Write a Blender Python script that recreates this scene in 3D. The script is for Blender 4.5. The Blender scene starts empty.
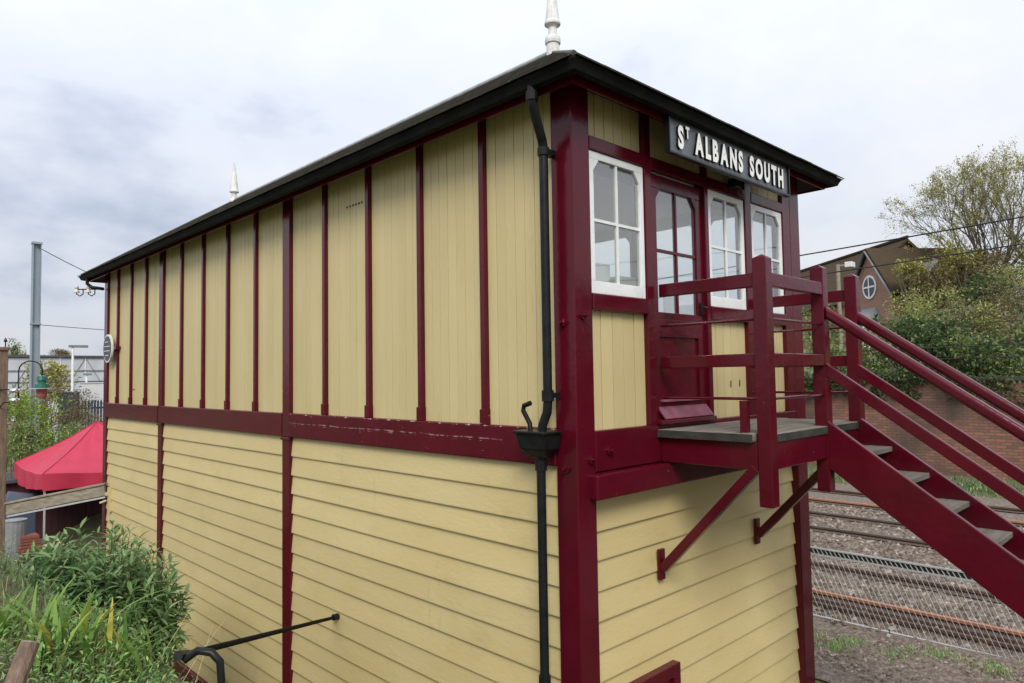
import bpy, math, random
from mathutils import Vector, Matrix
R = math.radians
rng = random.Random(7)
S = bpy.context.scene
COL = S.collection

# ------------------------------------------------------------------ camera
# z = 0 is the top of the horizontal rail between the two storeys of the signal box;
# the long wall is the plane x = 0 (running along +y), the door end is the plane y = 0.
cam_d = bpy.data.cameras.new('camera'); cam = bpy.data.objects.new('camera', cam_d); COL.objects.link(cam)
yaw, pitch, roll = R(44.094), R(2.842), R(-0.906)
fw = Vector((math.sin(yaw)*math.cos(pitch), math.cos(yaw)*math.cos(pitch), math.sin(pitch)))
r0 = Vector((math.cos(yaw), -math.sin(yaw), 0)); u0 = r0.cross(fw)
rt = r0*math.cos(roll) + u0*math.sin(roll); up = -r0*math.sin(roll) + u0*math.cos(roll)
CAM = Vector((-4.055, -3.496, 0.411))
cam.matrix_world = Matrix(((rt.x, up.x, -fw.x, CAM.x), (rt.y, up.y, -fw.y, CAM.y), (rt.z, up.z, -fw.z, CAM.z), (0, 0, 0, 1)))
cam_d.sensor_width = 36; cam_d.lens = 701.28/1024*36; cam_d.clip_start = 0.05; cam_d.clip_end = 3000
S.camera = cam

# ------------------------------------------------------------------ sky, sun, exposure
SUN_EL, SUN_AZ = R(40), R(223)          # azimuth of the sun, clockwise from +y: behind the camera
W = bpy.data.worlds.new('World'); S.world = W; W.use_nodes = True
nt = W.node_tree; nt.nodes.clear()
def wn(t, **k):
    n = nt.nodes.new(t)
    for a, b in k.items(): setattr(n, a, b)
    return n
out = wn('ShaderNodeOutputWorld'); bg = wn('ShaderNodeBackground')
sky = wn('ShaderNodeTexSky', sky_type='NISHITA'); sky.sun_disc = False
sky.sun_elevation = SUN_EL; sky.sun_rotation = SUN_AZ; sky.air_density = 1.0; sky.dust_density = 2.0
bg.inputs['Strength'].default_value = 0.12
tc = wn('ShaderNodeTexCoord'); sep = wn('ShaderNodeSeparateXYZ'); nt.links.new(tc.outputs['Generated'], sep.inputs[0])
def wm(op, a, b=None, c=None):
    n = wn('ShaderNodeMath', operation=op)
    for i, v in enumerate((a, b, c)):
        if v is None: continue
        if isinstance(v, (int, float)): n.inputs[i].default_value = v
        else: nt.links.new(v, n.inputs[i])
    return n.outputs[0]
zz = wm('ADD', wm('MAXIMUM', sep.outputs[2], 0.0), 0.40)
cx = wm('DIVIDE', sep.outputs[0], zz); cy = wm('DIVIDE', sep.outputs[1], zz)
comb = wn('ShaderNodeCombineXYZ'); nt.links.new(cx, comb.inputs[0]); nt.links.new(cy, comb.inputs[1])
mp = wn('ShaderNodeMapping'); mp.inputs['Location'].default_value = (2.673, 3.625, 4.785)
nt.links.new(comb.outputs[0], mp.inputs[0])
n1 = wn('ShaderNodeTexNoise'); n1.inputs['Scale'].default_value = 1.05; n1.inputs['Detail'].default_value = 6; n1.inputs['Roughness'].default_value = 0.50; n1.inputs['Distortion'].default_value = 0.15
nt.links.new(mp.outputs[0], n1.inputs['Vector'])
n2 = wn('ShaderNodeTexNoise'); n2.inputs['Scale'].default_value = 3.4; n2.inputs['Detail'].default_value = 8; n2.inputs['Roughness'].default_value = 0.55
nt.links.new(mp.outputs[0], n2.inputs['Vector'])
mixn = wm('ADD', wm('MULTIPLY', n1.outputs['Fac'], 0.68), wm('MULTIPLY', n2.outputs['Fac'], 0.32))
ramp = wn('ShaderNodeValToRGB')
ramp.color_ramp.elements[0].position = 0.36; ramp.color_ramp.elements[0].color = (3.8, 4.4, 5.7, 1)
ramp.color_ramp.elements[1].position = 0.60; ramp.color_ramp.elements[1].color = (7.8, 7.95, 8.3, 1)
e = ramp.color_ramp.elements.new(0.47); e.color = (6.7, 7.05, 7.9, 1)
nt.links.new(mixn, ramp.inputs[0])
cov = wn('ShaderNodeMix', data_type='RGBA'); cov.inputs['Factor'].default_value = 0.9     # cloud cover over the blue sky
nt.links.new(sky.outputs[0], cov.inputs['A']); nt.links.new(ramp.outputs[0], cov.inputs['B'])
alt = wm('ADD', wm('MULTIPLY', wm('MAXIMUM', sep.outputs[2], 0.0), 0.85), 0.68)      # overcast luminance rises towards the zenith
vs = wn('ShaderNodeVectorMath', operation='SCALE'); nt.links.new(cov.outputs['Result'], vs.inputs[0]); nt.links.new(alt, vs.inputs['Scale'])
nt.links.new(vs.outputs[0], bg.inputs['Color']); nt.links.new(bg.outputs[0], out.inputs[0])

sd = bpy.data.lights.new('sun', 'SUN'); sd.energy = 2.4; sd.angle = R(24); sd.color = (1.0, 0.96, 0.9)
sun = bpy.data.objects.new('sun', sd); COL.objects.link(sun)
to_sun = Vector((math.sin(SUN_AZ)*math.cos(SUN_EL), math.cos(SUN_AZ)*math.cos(SUN_EL), math.sin(SUN_EL)))
sun.rotation_euler = to_sun.to_track_quat('Z', 'Y').to_euler(); sun.location = (-20, -20, 30)
S.view_settings.view_transform = 'Standard'; S.view_settings.look = 'None'; S.view_settings.gamma = 1
S.view_settings.exposure = 0.2; S.view_settings.use_curve_mapping = False
S.render.film_transparent = False

# ------------------------------------------------------------------ materials
def mat(name, base, rough=0.6, var=None, scale=6, stretch=(1, 1, 1), bump=0.0, bscale=40, metal=0.0, spec=0.5, detail=6, coat=0.0, lo=0.35, hi=0.65):
    """base colour mixed with var by stretched noise, with a fine bump"""
    m = bpy.data.materials.new(name); m.use_nodes = True; t = m.node_tree; b = t.nodes['Principled BSDF']
    b.inputs['Roughness'].default_value = rough; b.inputs['Metallic'].default_value = metal
    b.inputs['Specular IOR Level'].default_value = spec; b.inputs['Coat Weight'].default_value = coat
    g = t.nodes.new('ShaderNodeNewGeometry'); mp = t.nodes.new('ShaderNodeMapping'); mp.inputs['Scale'].default_value = stretch
    t.links.new(g.outputs['Position'], mp.inputs[0])
    if var is not None:
        n = t.nodes.new('ShaderNodeTexNoise'); n.inputs['Scale'].default_value = scale; n.inputs['Detail'].default_value = detail
        t.links.new(mp.outputs[0], n.inputs['Vector'])
        r = t.nodes.new('ShaderNodeMapRange'); r.inputs['From Min'].default_value = lo; r.inputs['From Max'].default_value = hi
        t.links.new(n.outputs['Fac'], r.inputs['Value'])
        x = t.nodes.new('ShaderNodeMix'); x.data_type = 'RGBA'; x.name = 'basemix'
        x.inputs['A'].default_value = (*base, 1); x.inputs['B'].default_value = (*var, 1)
        t.links.new(r.outputs[0], x.inputs['Factor']); t.links.new(x.outputs['Result'], b.inputs['Base Color'])
    else:
        b.inputs['Base Color'].default_value = (*base, 1)
    if bump:
        n = t.nodes.new('ShaderNodeTexNoise'); n.inputs['Scale'].default_value = bscale; n.inputs['Detail'].default_value = 8
        t.links.new(mp.outputs[0], n.inputs['Vector'])
        bp = t.nodes.new('ShaderNodeBump'); bp.inputs['Strength'].default_value = bump; bp.inputs['Distance'].default_value = 0.02
        t.links.new(n.outputs['Fac'], bp.inputs['Height']); t.links.new(bp.outputs[0], b.inputs['Normal'])
    return m
def overlay(m, colour, scale, lo, hi, stretch=(1, 1, 1), rough=None, detail=8, amount=1.0):
    """a second layer of marks (chipped paint, dirt, moss) with a shape of its own"""
    t = m.node_tree; b = t.nodes['Principled BSDF']
    g = t.nodes.new('ShaderNodeNewGeometry'); mp = t.nodes.new('ShaderNodeMapping'); mp.inputs['Scale'].default_value = stretch
    t.links.new(g.outputs['Position'], mp.inputs[0])
    n = t.nodes.new('ShaderNodeTexNoise'); n.inputs['Scale'].default_value = scale; n.inputs['Detail'].default_value = detail; n.inputs['Roughness'].default_value = .6
    t.links.new(mp.outputs[0], n.inputs['Vector'])
    r = t.nodes.new('ShaderNodeMapRange'); r.inputs['From Min'].default_value = lo; r.inputs['From Max'].default_value = hi; r.inputs['To Max'].default_value = amount
    t.links.new(n.outputs['Fac'], r.inputs['Value'])
    x = t.nodes.new('ShaderNodeMix'); x.data_type = 'RGBA'
    src = b.inputs['Base Color']
    if src.is_linked: t.links.new(src.links[0].from_socket, x.inputs['A'])
    else: x.inputs['A'].default_value = src.default_value
    x.inputs['B'].default_value = (*colour, 1)
    t.links.new(r.outputs[0], x.inputs['Factor']); t.links.new(x.outputs['Result'], b.inputs['Base Color'])
    return m
def leafmat(name, a, b_, c=None, trans=0.35, rough=0.5):
    m = bpy.data.materials.new(name); m.use_nodes = True; t = m.node_tree; b = t.nodes['Principled BSDF']
    b.inputs['Roughness'].default_value = rough; b.inputs['Specular IOR Level'].default_value = 0.35
    g = t.nodes.new('ShaderNodeNewGeometry'); oi = t.nodes.new('ShaderNodeObjectInfo')
    ad = t.nodes.new('ShaderNodeMath'); ad.operation = 'ADD'; t.links.new(g.outputs['Random Per Island'], ad.inputs[0]); t.links.new(oi.outputs['Random'], ad.inputs[1])
    fr = t.nodes.new('ShaderNodeMath'); fr.operation = 'FRACT'; t.links.new(ad.outputs[0], fr.inputs[0])
    rp = t.nodes.new('ShaderNodeValToRGB'); rp.color_ramp.elements[0].color = (*a, 1); rp.color_ramp.elements[1].color = (*b_, 1)
    if c: e = rp.color_ramp.elements.new(0.78); e.color = (*b_, 1); rp.color_ramp.elements[-1].color = (*c, 1)
    t.links.new(fr.outputs[0], rp.inputs[0]); t.links.new(rp.outputs[0], b.inputs['Base Color'])
    tr = t.nodes.new('ShaderNodeBsdfTranslucent'); t.links.new(rp.outputs[0], tr.inputs[0])
    mx = t.nodes.new('ShaderNodeMixShader'); mx.inputs[0].default_value = trans
    t.links.new(b.outputs[0], mx.inputs[1]); t.links.new(tr.outputs[0], mx.inputs[2])
    t.links.new(mx.outputs[0], t.nodes['Material Output'].inputs[0])
    return m
def glassmat(name, tint=(0.93, 0.96, 0.95), ior=.16, dust_glare=.08):
    m = bpy.data.materials.new(name); m.use_nodes = True; t = m.node_tree; t.nodes.remove(t.nodes['Principled BSDF'])
    g0 = t.nodes.new('ShaderNodeNewGeometry'); dt = t.nodes.new('ShaderNodeVectorMath'); dt.operation = 'DOT_PRODUCT'; t.links.new(g0.outputs['Incoming'], dt.inputs[0]); t.links.new(g0.outputs['Normal'], dt.inputs[1])
    def mm(op, a, b_=None, c_=None):
        q = t.nodes.new('ShaderNodeMath'); q.operation = op
        for i, v in enumerate((a, b_, c_)):
            if v is None: continue
            if isinstance(v, (int, float)): q.inputs[i].default_value = v
            else: t.links.new(v, q.inputs[i])
        return q
    f = mm('MULTIPLY_ADD', mm('POWER', mm('SUBTRACT', 1.0, mm('ABSOLUTE', dt.outputs['Value']).outputs[0]).outputs[0], 5.0).outputs[0], 1-ior, ior)      # Schlick
    tr = t.nodes.new('ShaderNodeBsdfTransparent'); tr.inputs[0].default_value = (*tint, 1)
    gl = t.nodes.new('ShaderNodeBsdfGlossy'); gl.inputs['Roughness'].default_value = 0.02
    df = t.nodes.new('ShaderNodeBsdfDiffuse'); df.inputs[0].default_value = (.55, .56, .55, 1)
    gp = t.nodes.new('ShaderNodeNewGeometry'); n = t.nodes.new('ShaderNodeTexNoise'); n.inputs['Scale'].default_value = 2.2; n.inputs['Detail'].default_value = 1; t.links.new(gp.outputs['Position'], n.inputs['Vector'])
    bp = t.nodes.new('ShaderNodeBump'); bp.inputs['Strength'].default_value = .05; bp.inputs['Distance'].default_value = .02
    t.links.new(n.outputs['Fac'], bp.inputs['Height']); t.links.new(bp.outputs[0], gl.inputs['Normal'])
    mx = t.nodes.new('ShaderNodeMixShader'); t.links.new(f.outputs[0], mx.inputs[0]); t.links.new(tr.outputs[0], mx.inputs[1]); t.links.new(gl.outputs[0], mx.inputs[2])
    m2 = t.nodes.new('ShaderNodeMixShader'); m2.inputs[0].default_value = dust_glare      # dusty film on old panes, also brightening them in place of reflected sky
    t.links.new(mx.outputs[0], m2.inputs[1]); t.links.new(df.outputs[0], m2.inputs[2])
    t.links.new(m2.outputs[0], t.nodes['Material Output'].inputs[0])
    return m
YEL = mat('cream_yellow_paint', (0.555, 0.46, 0.235), 0.5, (0.505, 0.412, 0.197), 2.2, (1, 1, .35), 0.12, 30, lo=.3, hi=.75)
overlay(YEL, (0.40, 0.30, 0.12), 9, .62, .8, (1, 1, .16), amount=.5)
YELH = mat('cream_yellow_weatherboard_paint', (0.57, 0.466, 0.228), 0.5, (0.522, 0.412, 0.186), 1.6, (.5, .5, 1.4), 0.15, 26, lo=.3, hi=.72)
overlay(YELH, (0.36, 0.28, 0.12), 5, .62, .85, (.6, .6, 1.6), amount=.45)
GROOVE = mat('dark_board_joint', (0.14, 0.105, 0.045), 0.9)
MAR = mat('maroon_gloss_paint', (0.088, 0.0034, 0.0115), 0.18, (0.070, 0.003, 0.009), 3.0, (1, 1, 1), 0.12, 14, spec=.3)
overlay(MAR, (0.30, 0.17, 0.17), 24, .71, .75, (1, 1, .6), amount=.8)
overlay(MAR, (0.045, 0.010, 0.012), 2.0, .5, .75, (1, 1, .5), amount=.5)
MARW = mat('worn_maroon_paint', (0.088, 0.0034, 0.0115), 0.26, (0.070, 0.003, 0.009), 3.0, (1, 1, 1), 0.12, 18, spec=.2)
overlay(MARW, (0.36, 0.27, 0.25), 9, .69, .72, (1, .5, 3.2), amount=.8)
def crack(m, z0, half, wob, lo, hi, colour):
    """paint flaked along a split in the timber that wanders about the height z0"""
    t = m.node_tree; b = t.nodes['Principled BSDF']; L = t.links.new
    def N(ty, **k):
        n = t.nodes.new(ty)
        for a, c in k.items(): setattr(n, a, c)
        return n
    g = N('ShaderNodeNewGeometry'); sp = N('ShaderNodeSeparateXYZ'); L(g.outputs['Position'], sp.inputs[0])
    n1 = N('ShaderNodeTexNoise'); n1.inputs['Scale'].default_value = 1.1; n1.inputs['Detail'].default_value = 10; n1.inputs['Roughness'].default_value = .65; L(g.outputs['Position'], n1.inputs['Vector'])
    n2 = N('ShaderNodeTexNoise'); n2.inputs['Scale'].default_value = 7.5; n2.inputs['Detail'].default_value = 7; n2.inputs['Roughness'].default_value = .7; L(g.outputs['Position'], n2.inputs['Vector'])
    a = N('ShaderNodeMath', operation='MULTIPLY_ADD'); L(n1.outputs['Fac'], a.inputs[0]); a.inputs[1].default_value = wob; L(sp.outputs[2], a.inputs[2])
    d = N('ShaderNodeMath', operation='SUBTRACT'); L(a.outputs[0], d.inputs[0]); d.inputs[1].default_value = z0+wob*.5
    ab = N('ShaderNodeMath', operation='ABSOLUTE'); L(d.outputs[0], ab.inputs[0])
    w = N('ShaderNodeMapRange'); L(n2.outputs['Fac'], w.inputs['Value']); w.inputs['From Min'].default_value = lo; w.inputs['From Max'].default_value = hi; w.inputs['To Max'].default_value = half
    lt = N('ShaderNodeMath', operation='LESS_THAN'); L(ab.outputs[0], lt.inputs[0]); L(w.outputs[0], lt.inputs[1])
    x = N('ShaderNodeMix', data_type='RGBA'); L(b.inputs['Base Color'].links[0].from_socket, x.inputs['A']); x.inputs['B'].default_value = (*colour, 1)
    L(lt.outputs[0], x.inputs['Factor']); L(x.outputs['Result'], b.inputs['Base Color'])
crack(MARW, -.120, .010, .05, .48, .72, (0.30, 0.20, 0.19))
crack(MARW, -.114, .0035, .05, .44, .60, (0.18, 0.08, 0.085))
crack(MARW, -.140, .006, .09, .54, .70, (0.26, 0.16, 0.155))
crack(MARW, -.008, .016, .05, .54, .70, (0.36, 0.27, 0.26))
def each_board(m, amt):
    """every board takes the paint a little differently"""
    t = m.node_tree; b = t.nodes['Principled BSDF']; oi = t.nodes.new('ShaderNodeObjectInfo'); hs = t.nodes.new('ShaderNodeHueSaturation')
    r = t.nodes.new('ShaderNodeMapRange'); r.inputs['To Min'].default_value = 1-amt; r.inputs['To Max'].default_value = 1+amt*.6; t.links.new(oi.outputs['Random'], r.inputs['Value']); t.links.new(r.outputs[0], hs.inputs['Value'])
    t.links.new(b.inputs['Base Color'].links[0].from_socket, hs.inputs['Color']); t.links.new(hs.outputs[0], b.inputs['Base Color'])
overlay(YEL, (0.30, 0.22, 0.09), 15, .66, .74, (1.2, 1.2, .10), amount=.55)
overlay(YEL, (0.20, 0.15, 0.07), 60, .72, .76, (1, 1, 1), amount=.7)
overlay(YELH, (0.22, 0.19, 0.07), 1.3, .55, .8, (.8, .8, 1.2), amount=.22)
overlay(YELH, (0.20, 0.15, 0.07), 48, .70, .74, (1, 1, 1), amount=.7)
overlay(YELH, (0.30, 0.23, 0.10), 11, .64, .76, (1.3, 1.3, .18), amount=.45)
each_board(YEL, .05); each_board(YELH, .055)
MARP = mat('faded_maroon_paint', (0.20, 0.055, 0.085), 0.5, (0.15, 0.03, 0.055), 8, (1, 1, 1), 0.2, 30)
WHI = mat('white_gloss_paint', (0.78, 0.79, 0.79), 0.35, (0.70, 0.71, 0.70), 5, (1, 1, 1), 0.08, 25)
overlay(WHI, (0.42, 0.40, 0.34), 16, .60, .74, (1, 1, .5), amount=.6)
FINW = mat('weathered_white_paint', (0.72, 0.72, 0.70), 0.55, (0.55, 0.55, 0.52), 14, (1, 1, .6), 0.15, 40)
BLK = mat('black_gloss_iron', (0.008, 0.0085, 0.009), 0.35, (0.013, 0.0135, 0.014), 12, (1, 1, 1), 0.1, 40, spec=.2)
BLKM = mat('matt_black_tube', (0.010, 0.0105, 0.011), 0.75, spec=.04)
GUT = mat('black_gutter_paint', (0.007, 0.0075, 0.0075), 0.55, (0.014, 0.0145, 0.014), 4, (1, 1, 1), 0.1, 30, spec=.05)
SOF = mat('shade_dark_brown', (0.03, 0.022, 0.018), 0.7)  # soffit colour darkened to stand in for eave shade; other dark parts share it
SLT = mat('brown_grey_slate', (0.062, 0.055, 0.044), 0.85, (0.10, 0.09, 0.068), 3.0, (1, 1, 1), 0.3, 30)
overlay(SLT, (0.10, 0.09, 0.035), 4, .6, .75, amount=.6)
LEAD = mat('pale_lead_roll', (0.36, 0.37, 0.38), 0.5, (0.25, 0.26, 0.27), 8)
DECK = mat('weathered_grey_timber', (0.215, 0.19, 0.155), 0.85, (0.13, 0.115, 0.09), 5, (.35, 4, 4), 0.4, 40)
DECKE = mat('dark_timber_edge', (0.016, 0.0155, 0.012), 0.9, (0.04, 0.038, 0.03), 6, (1, 1, 3), 0.5, 40)  # dark tone for the edges of the deck
OLDW = mat('bleached_grey_timber', (0.30, 0.26, 0.20), 0.85, (0.19, 0.16, 0.12), 6, (1, 1, 4), 0.35, 35)
POSTW = mat('brown_timber_post', (0.20, 0.135, 0.095), 0.85, (0.11, 0.075, 0.055), 8, (4, 4, .5), 0.4, 30)
GLS = glassmat('window_glass')
GLC = glassmat('clear_rear_glass', (.97, .98, .98), .04, .0)
INT = mat('white_interior_paint', (0.82, 0.82, 0.79), 0.6, (0.76, 0.76, 0.72), 2)
FLOORI = mat('pale_lino_floor', (0.50, 0.46, 0.40), 0.5)
PAPER = mat('white_paper', (0.8, 0.8, 0.78), 0.7)
GREENP = mat('green_plastic', (0.03, 0.42, 0.26), 0.4)
CREAMB = mat('cream_cabinet_paint', (0.70, 0.66, 0.50), 0.5)
SIGNB = mat('charcoal_sign_paint', (0.095, 0.107, 0.118), 0.4, (0.115, 0.128, 0.14), 5)
SIGNE = mat('black_sign_moulding', (0.008, 0.008, 0.009), 0.35)
LETW = mat('white_letter_paint', (0.80, 0.80, 0.76), 0.4)
IRON = mat('rusty_rail_side', (0.06, 0.034, 0.024), 0.85, (0.10, 0.055, 0.034), 8, (1, .3, 1), 0.3, 30)
RHEAD = mat('orange_rust_rail_head', (0.40, 0.185, 0.105), 0.6, (0.30, 0.13, 0.07), 6, (1, .2, 1))
RSHINE = mat('worn_steel_rail_head', (0.20, 0.175, 0.15), 0.4, (0.12, 0.10, 0.085), 6, (1, .2, 1), metal=.5)
SLEEP = mat('stained_concrete_sleeper', (0.16, 0.125, 0.095), 0.9, (0.10, 0.075, 0.055), 8)
GALV = mat('galvanised_wire', (0.46, 0.48, 0.48), 0.5, (0.36, 0.38, 0.38), 20, metal=.15)
MASTM = mat('galvanised_mast_steel', (0.30, 0.36, 0.40), 0.5, (0.25, 0.30, 0.34), 3, (1, 1, .3), metal=.3)
WIRE = mat('black_cable', (0.012, 0.012, 0.013), 0.6)
RED = mat('crimson_canvas', (0.47, 0.025, 0.065), 0.6, (0.42, 0.02, 0.055), 3, (1, 1, 1), 0.12, 12)
REDS = mat('dark_red_seam', (0.36, 0.012, 0.04), 0.7)
CERAM = mat('cream_ceramic', (0.6, 0.57, 0.48), 0.3)
PLAQ = mat('grey_cast_plaque', (0.085, 0.09, 0.10), 0.6, spec=.2)
BARK = mat('grey_bark', (0.15, 0.125, 0.09), 0.9, (0.09, 0.075, 0.055), 6, (1, 1, .3), 0.4, 20)
STEM = mat('green_brown_stem', (0.10, 0.10, 0.045), 0.8, (0.07, 0.06, 0.035), 10)
STRAW = mat('dry_straw', (0.42, 0.36, 0.22), 0.8)
LBUD = leafmat('grey_green_leaf', (0.080, 0.161, 0.052), (0.182, 0.300, 0.109), (0.337, 0.439, 0.234))
LIRI = leafmat('yellow_green_blade', (0.075, 0.175, 0.025), (0.188, 0.312, 0.056), (0.525, 0.450, 0.075))
LWEED = leafmat('fresh_weed_leaf', (0.109, 0.258, 0.059), (0.277, 0.455, 0.139), (0.496, 0.635, 0.199))
LWEED2 = leafmat('dull_weed_leaf', (0.075, 0.135, 0.053), (0.179, 0.254, 0.105), (0.448, 0.448, 0.209))
LBRI = leafmat('lime_leaf', (0.081, 0.161, 0.014), (0.230, 0.333, 0.034), (0.345, 0.437, 0.057))
LOLI = leafmat('olive_brown_leaf', (0.085, 0.075, 0.035), (0.20, 0.165, 0.075), (0.34, 0.26, 0.14))
LIVY = leafmat('dark_ivy_leaf', (0.030, 0.061, 0.022), (0.095, 0.149, 0.047), (0.270, 0.284, 0.108))
LYEL = leafmat('pale_yellow_green_leaf', (0.122, 0.166, 0.043), (0.330, 0.348, 0.096), (0.592, 0.522, 0.244))
LMID = leafmat('mid_green_leaf', (0.076, 0.134, 0.037), (0.211, 0.277, 0.084), (0.454, 0.437, 0.185))
LTREE = leafmat('opening_spring_leaf', (0.186, 0.186, 0.046), (0.404, 0.387, 0.101), (0.559, 0.497, 0.186))
FLOW = leafmat('yellow_petal', (0.6, 0.36, 0.02), (0.75, 0.5, 0.03))
def brickmat(name, c1, c2, mortar, sx, sy, bump=.4, soot=1.0):
    m = bpy.data.materials.new(name); m.use_nodes = True; t = m.node_tree; b = t.nodes['Principled BSDF']; b.inputs['Roughness'].default_value = .9
    tx = t.nodes.new('ShaderNodeTexCoord'); sp = t.nodes.new('ShaderNodeSeparateXYZ'); t.links.new(tx.outputs['Object'], sp.inputs[0])
    a = t.nodes.new('ShaderNodeMath'); a.operation = 'ADD'; t.links.new(sp.outputs[0], a.inputs[0]); t.links.new(sp.outputs[1], a.inputs[1])
    cb = t.nodes.new('ShaderNodeCombineXYZ'); t.links.new(a.outputs[0], cb.inputs[0]); t.links.new(sp.outputs[2], cb.inputs[1])
    br = t.nodes.new('ShaderNodeTexBrick'); br.inputs['Color1'].default_value = (*c1, 1); br.inputs['Color2'].default_value = (*c2, 1); br.inputs['Mortar'].default_value = (*mortar, 1)
    br.inputs['Scale'].default_value = 1; br.inputs['Brick Width'].default_value = sx; br.inputs['Row Height'].default_value = sy; br.inputs['Mortar Size'].default_value = sy*.12
    t.links.new(cb.outputs[0], br.inputs['Vector'])
    n = t.nodes.new('ShaderNodeTexNoise'); n.inputs['Scale'].default_value = .5; n.inputs['Detail'].default_value = 8; t.links.new(tx.outputs['Object'], n.inputs['Vector'])
    r = t.nodes.new('ShaderNodeMapRange'); r.inputs['From Min'].default_value = .40; r.inputs['From Max'].default_value = .68; r.inputs['To Max'].default_value = soot; t.links.new(n.outputs['Fac'], r.inputs['Value'])
    x = t.nodes.new('ShaderNodeMix'); x.data_type = 'RGBA'; x.inputs['B'].default_value = (.05, .042, .035, 1)
    t.links.new(r.outputs[0], x.inputs['Factor']); t.links.new(br.outputs['Color'], x.inputs['A']); t.links.new(x.outputs['Result'], b.inputs['Base Color'])
    bp = t.nodes.new('ShaderNodeBump'); bp.inputs['Strength'].default_value = bump; bp.inputs['Distance'].default_value = .02; bp.invert = True
    t.links.new(br.outputs['Fac'], bp.inputs['Height']); t.links.new(bp.outputs[0], b.inputs['Normal'])
    return m
BRW = brickmat('sooty_red_brick', (0.30, 0.125, 0.08), (0.17, 0.085, 0.06), (0.10, 0.08, 0.065), .30, .10)
BRH = brickmat('orange_brown_house_brick', (0.42, 0.215, 0.14), (0.33, 0.17, 0.11), (0.32, 0.25, 0.2), .225, .075, soot=.3)
TILE = mat('mossy_brown_roof_tile', (0.072, 0.046, 0.032), 0.9, (0.05, 0.043, 0.024), 2.6, (1, 1, 3), .5, 9, spec=.1)
GREYR = mat('pale_grey_lead_roof', (0.20, 0.215, 0.225), 0.6, (0.16, 0.17, 0.18), 3)
PANEG = mat('dark_house_pane', (0.02, 0.025, 0.03), 0.1)
BLUE = mat('dark_blue_steel', (0.012, 0.022, 0.05), 0.5, (0.02, 0.035, 0.07), 5)
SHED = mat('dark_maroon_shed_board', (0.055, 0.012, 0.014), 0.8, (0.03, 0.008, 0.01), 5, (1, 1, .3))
FBG = mat('pale_grey_bridge_panel', (0.50, 0.53, 0.56), 0.45, (0.42, 0.45, 0.48), .8)
FBD = mat('dark_grey_bridge_steel', (0.06, 0.065, 0.07), 0.6)
CARW = mat('silver_white_car_paint', (0.62, 0.63, 0.64), 0.25, coat=.5)
CARB = mat('dark_grey_car_paint', (0.05, 0.055, 0.06), 0.25, coat=.5)
TYRE = mat('black_rubber', (0.015, 0.015, 0.015), 0.8)
CARD = mat('brown_cardboard', (0.45, 0.32, 0.21), 0.8)
TERRA = mat('red_brown_crate', (0.22, 0.07, 0.05), 0.8)
BLUT = mat('blue_tarpaulin', (0.05, 0.07, 0.105), 0.6)
GREYP = mat('grey_plastic_bin', (0.26, 0.27, 0.28), 0.5, (0.2, 0.21, 0.22), 8)
GRNL = mat('green_lantern_paint', (0.015, 0.12, 0.085), 0.4)
PINKL = mat('faded_red_lantern_glass', (0.32, 0.10, 0.095), 0.4)
SILV = mat('polished_metal', (0.7, 0.7, 0.72), 0.15, metal=.9)
STONE = leafmat('ballast_stone', (0.065, 0.048, 0.037), (0.20, 0.16, 0.128), (0.36, 0.315, 0.275), trans=0.0, rough=.9)
def groundmat():
    m = mat('soil_and_grass', (0.075, 0.085, 0.03), .95, (0.12, 0.095, 0.06), 1.3, (1, 1, 1), .6, 14)
    return overlay(m, (0.09, 0.13, 0.03), 3.2, .5, .62)
GRD = groundmat()
BAL = mat('brown_grey_ballast', (0.12, 0.093, 0.074), .95, (0.21, 0.168, 0.135), 14, (1, 1, 1), 1.0, 26, lo=.4, hi=.6)
overlay(BAL, (0.085, 0.06, 0.045), 22, .52, .62)
overlay(BAL, (0.13, 0.085, 0.055), 1.1, .55, .7, (1.2, .25, 1), amount=.6)

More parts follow.
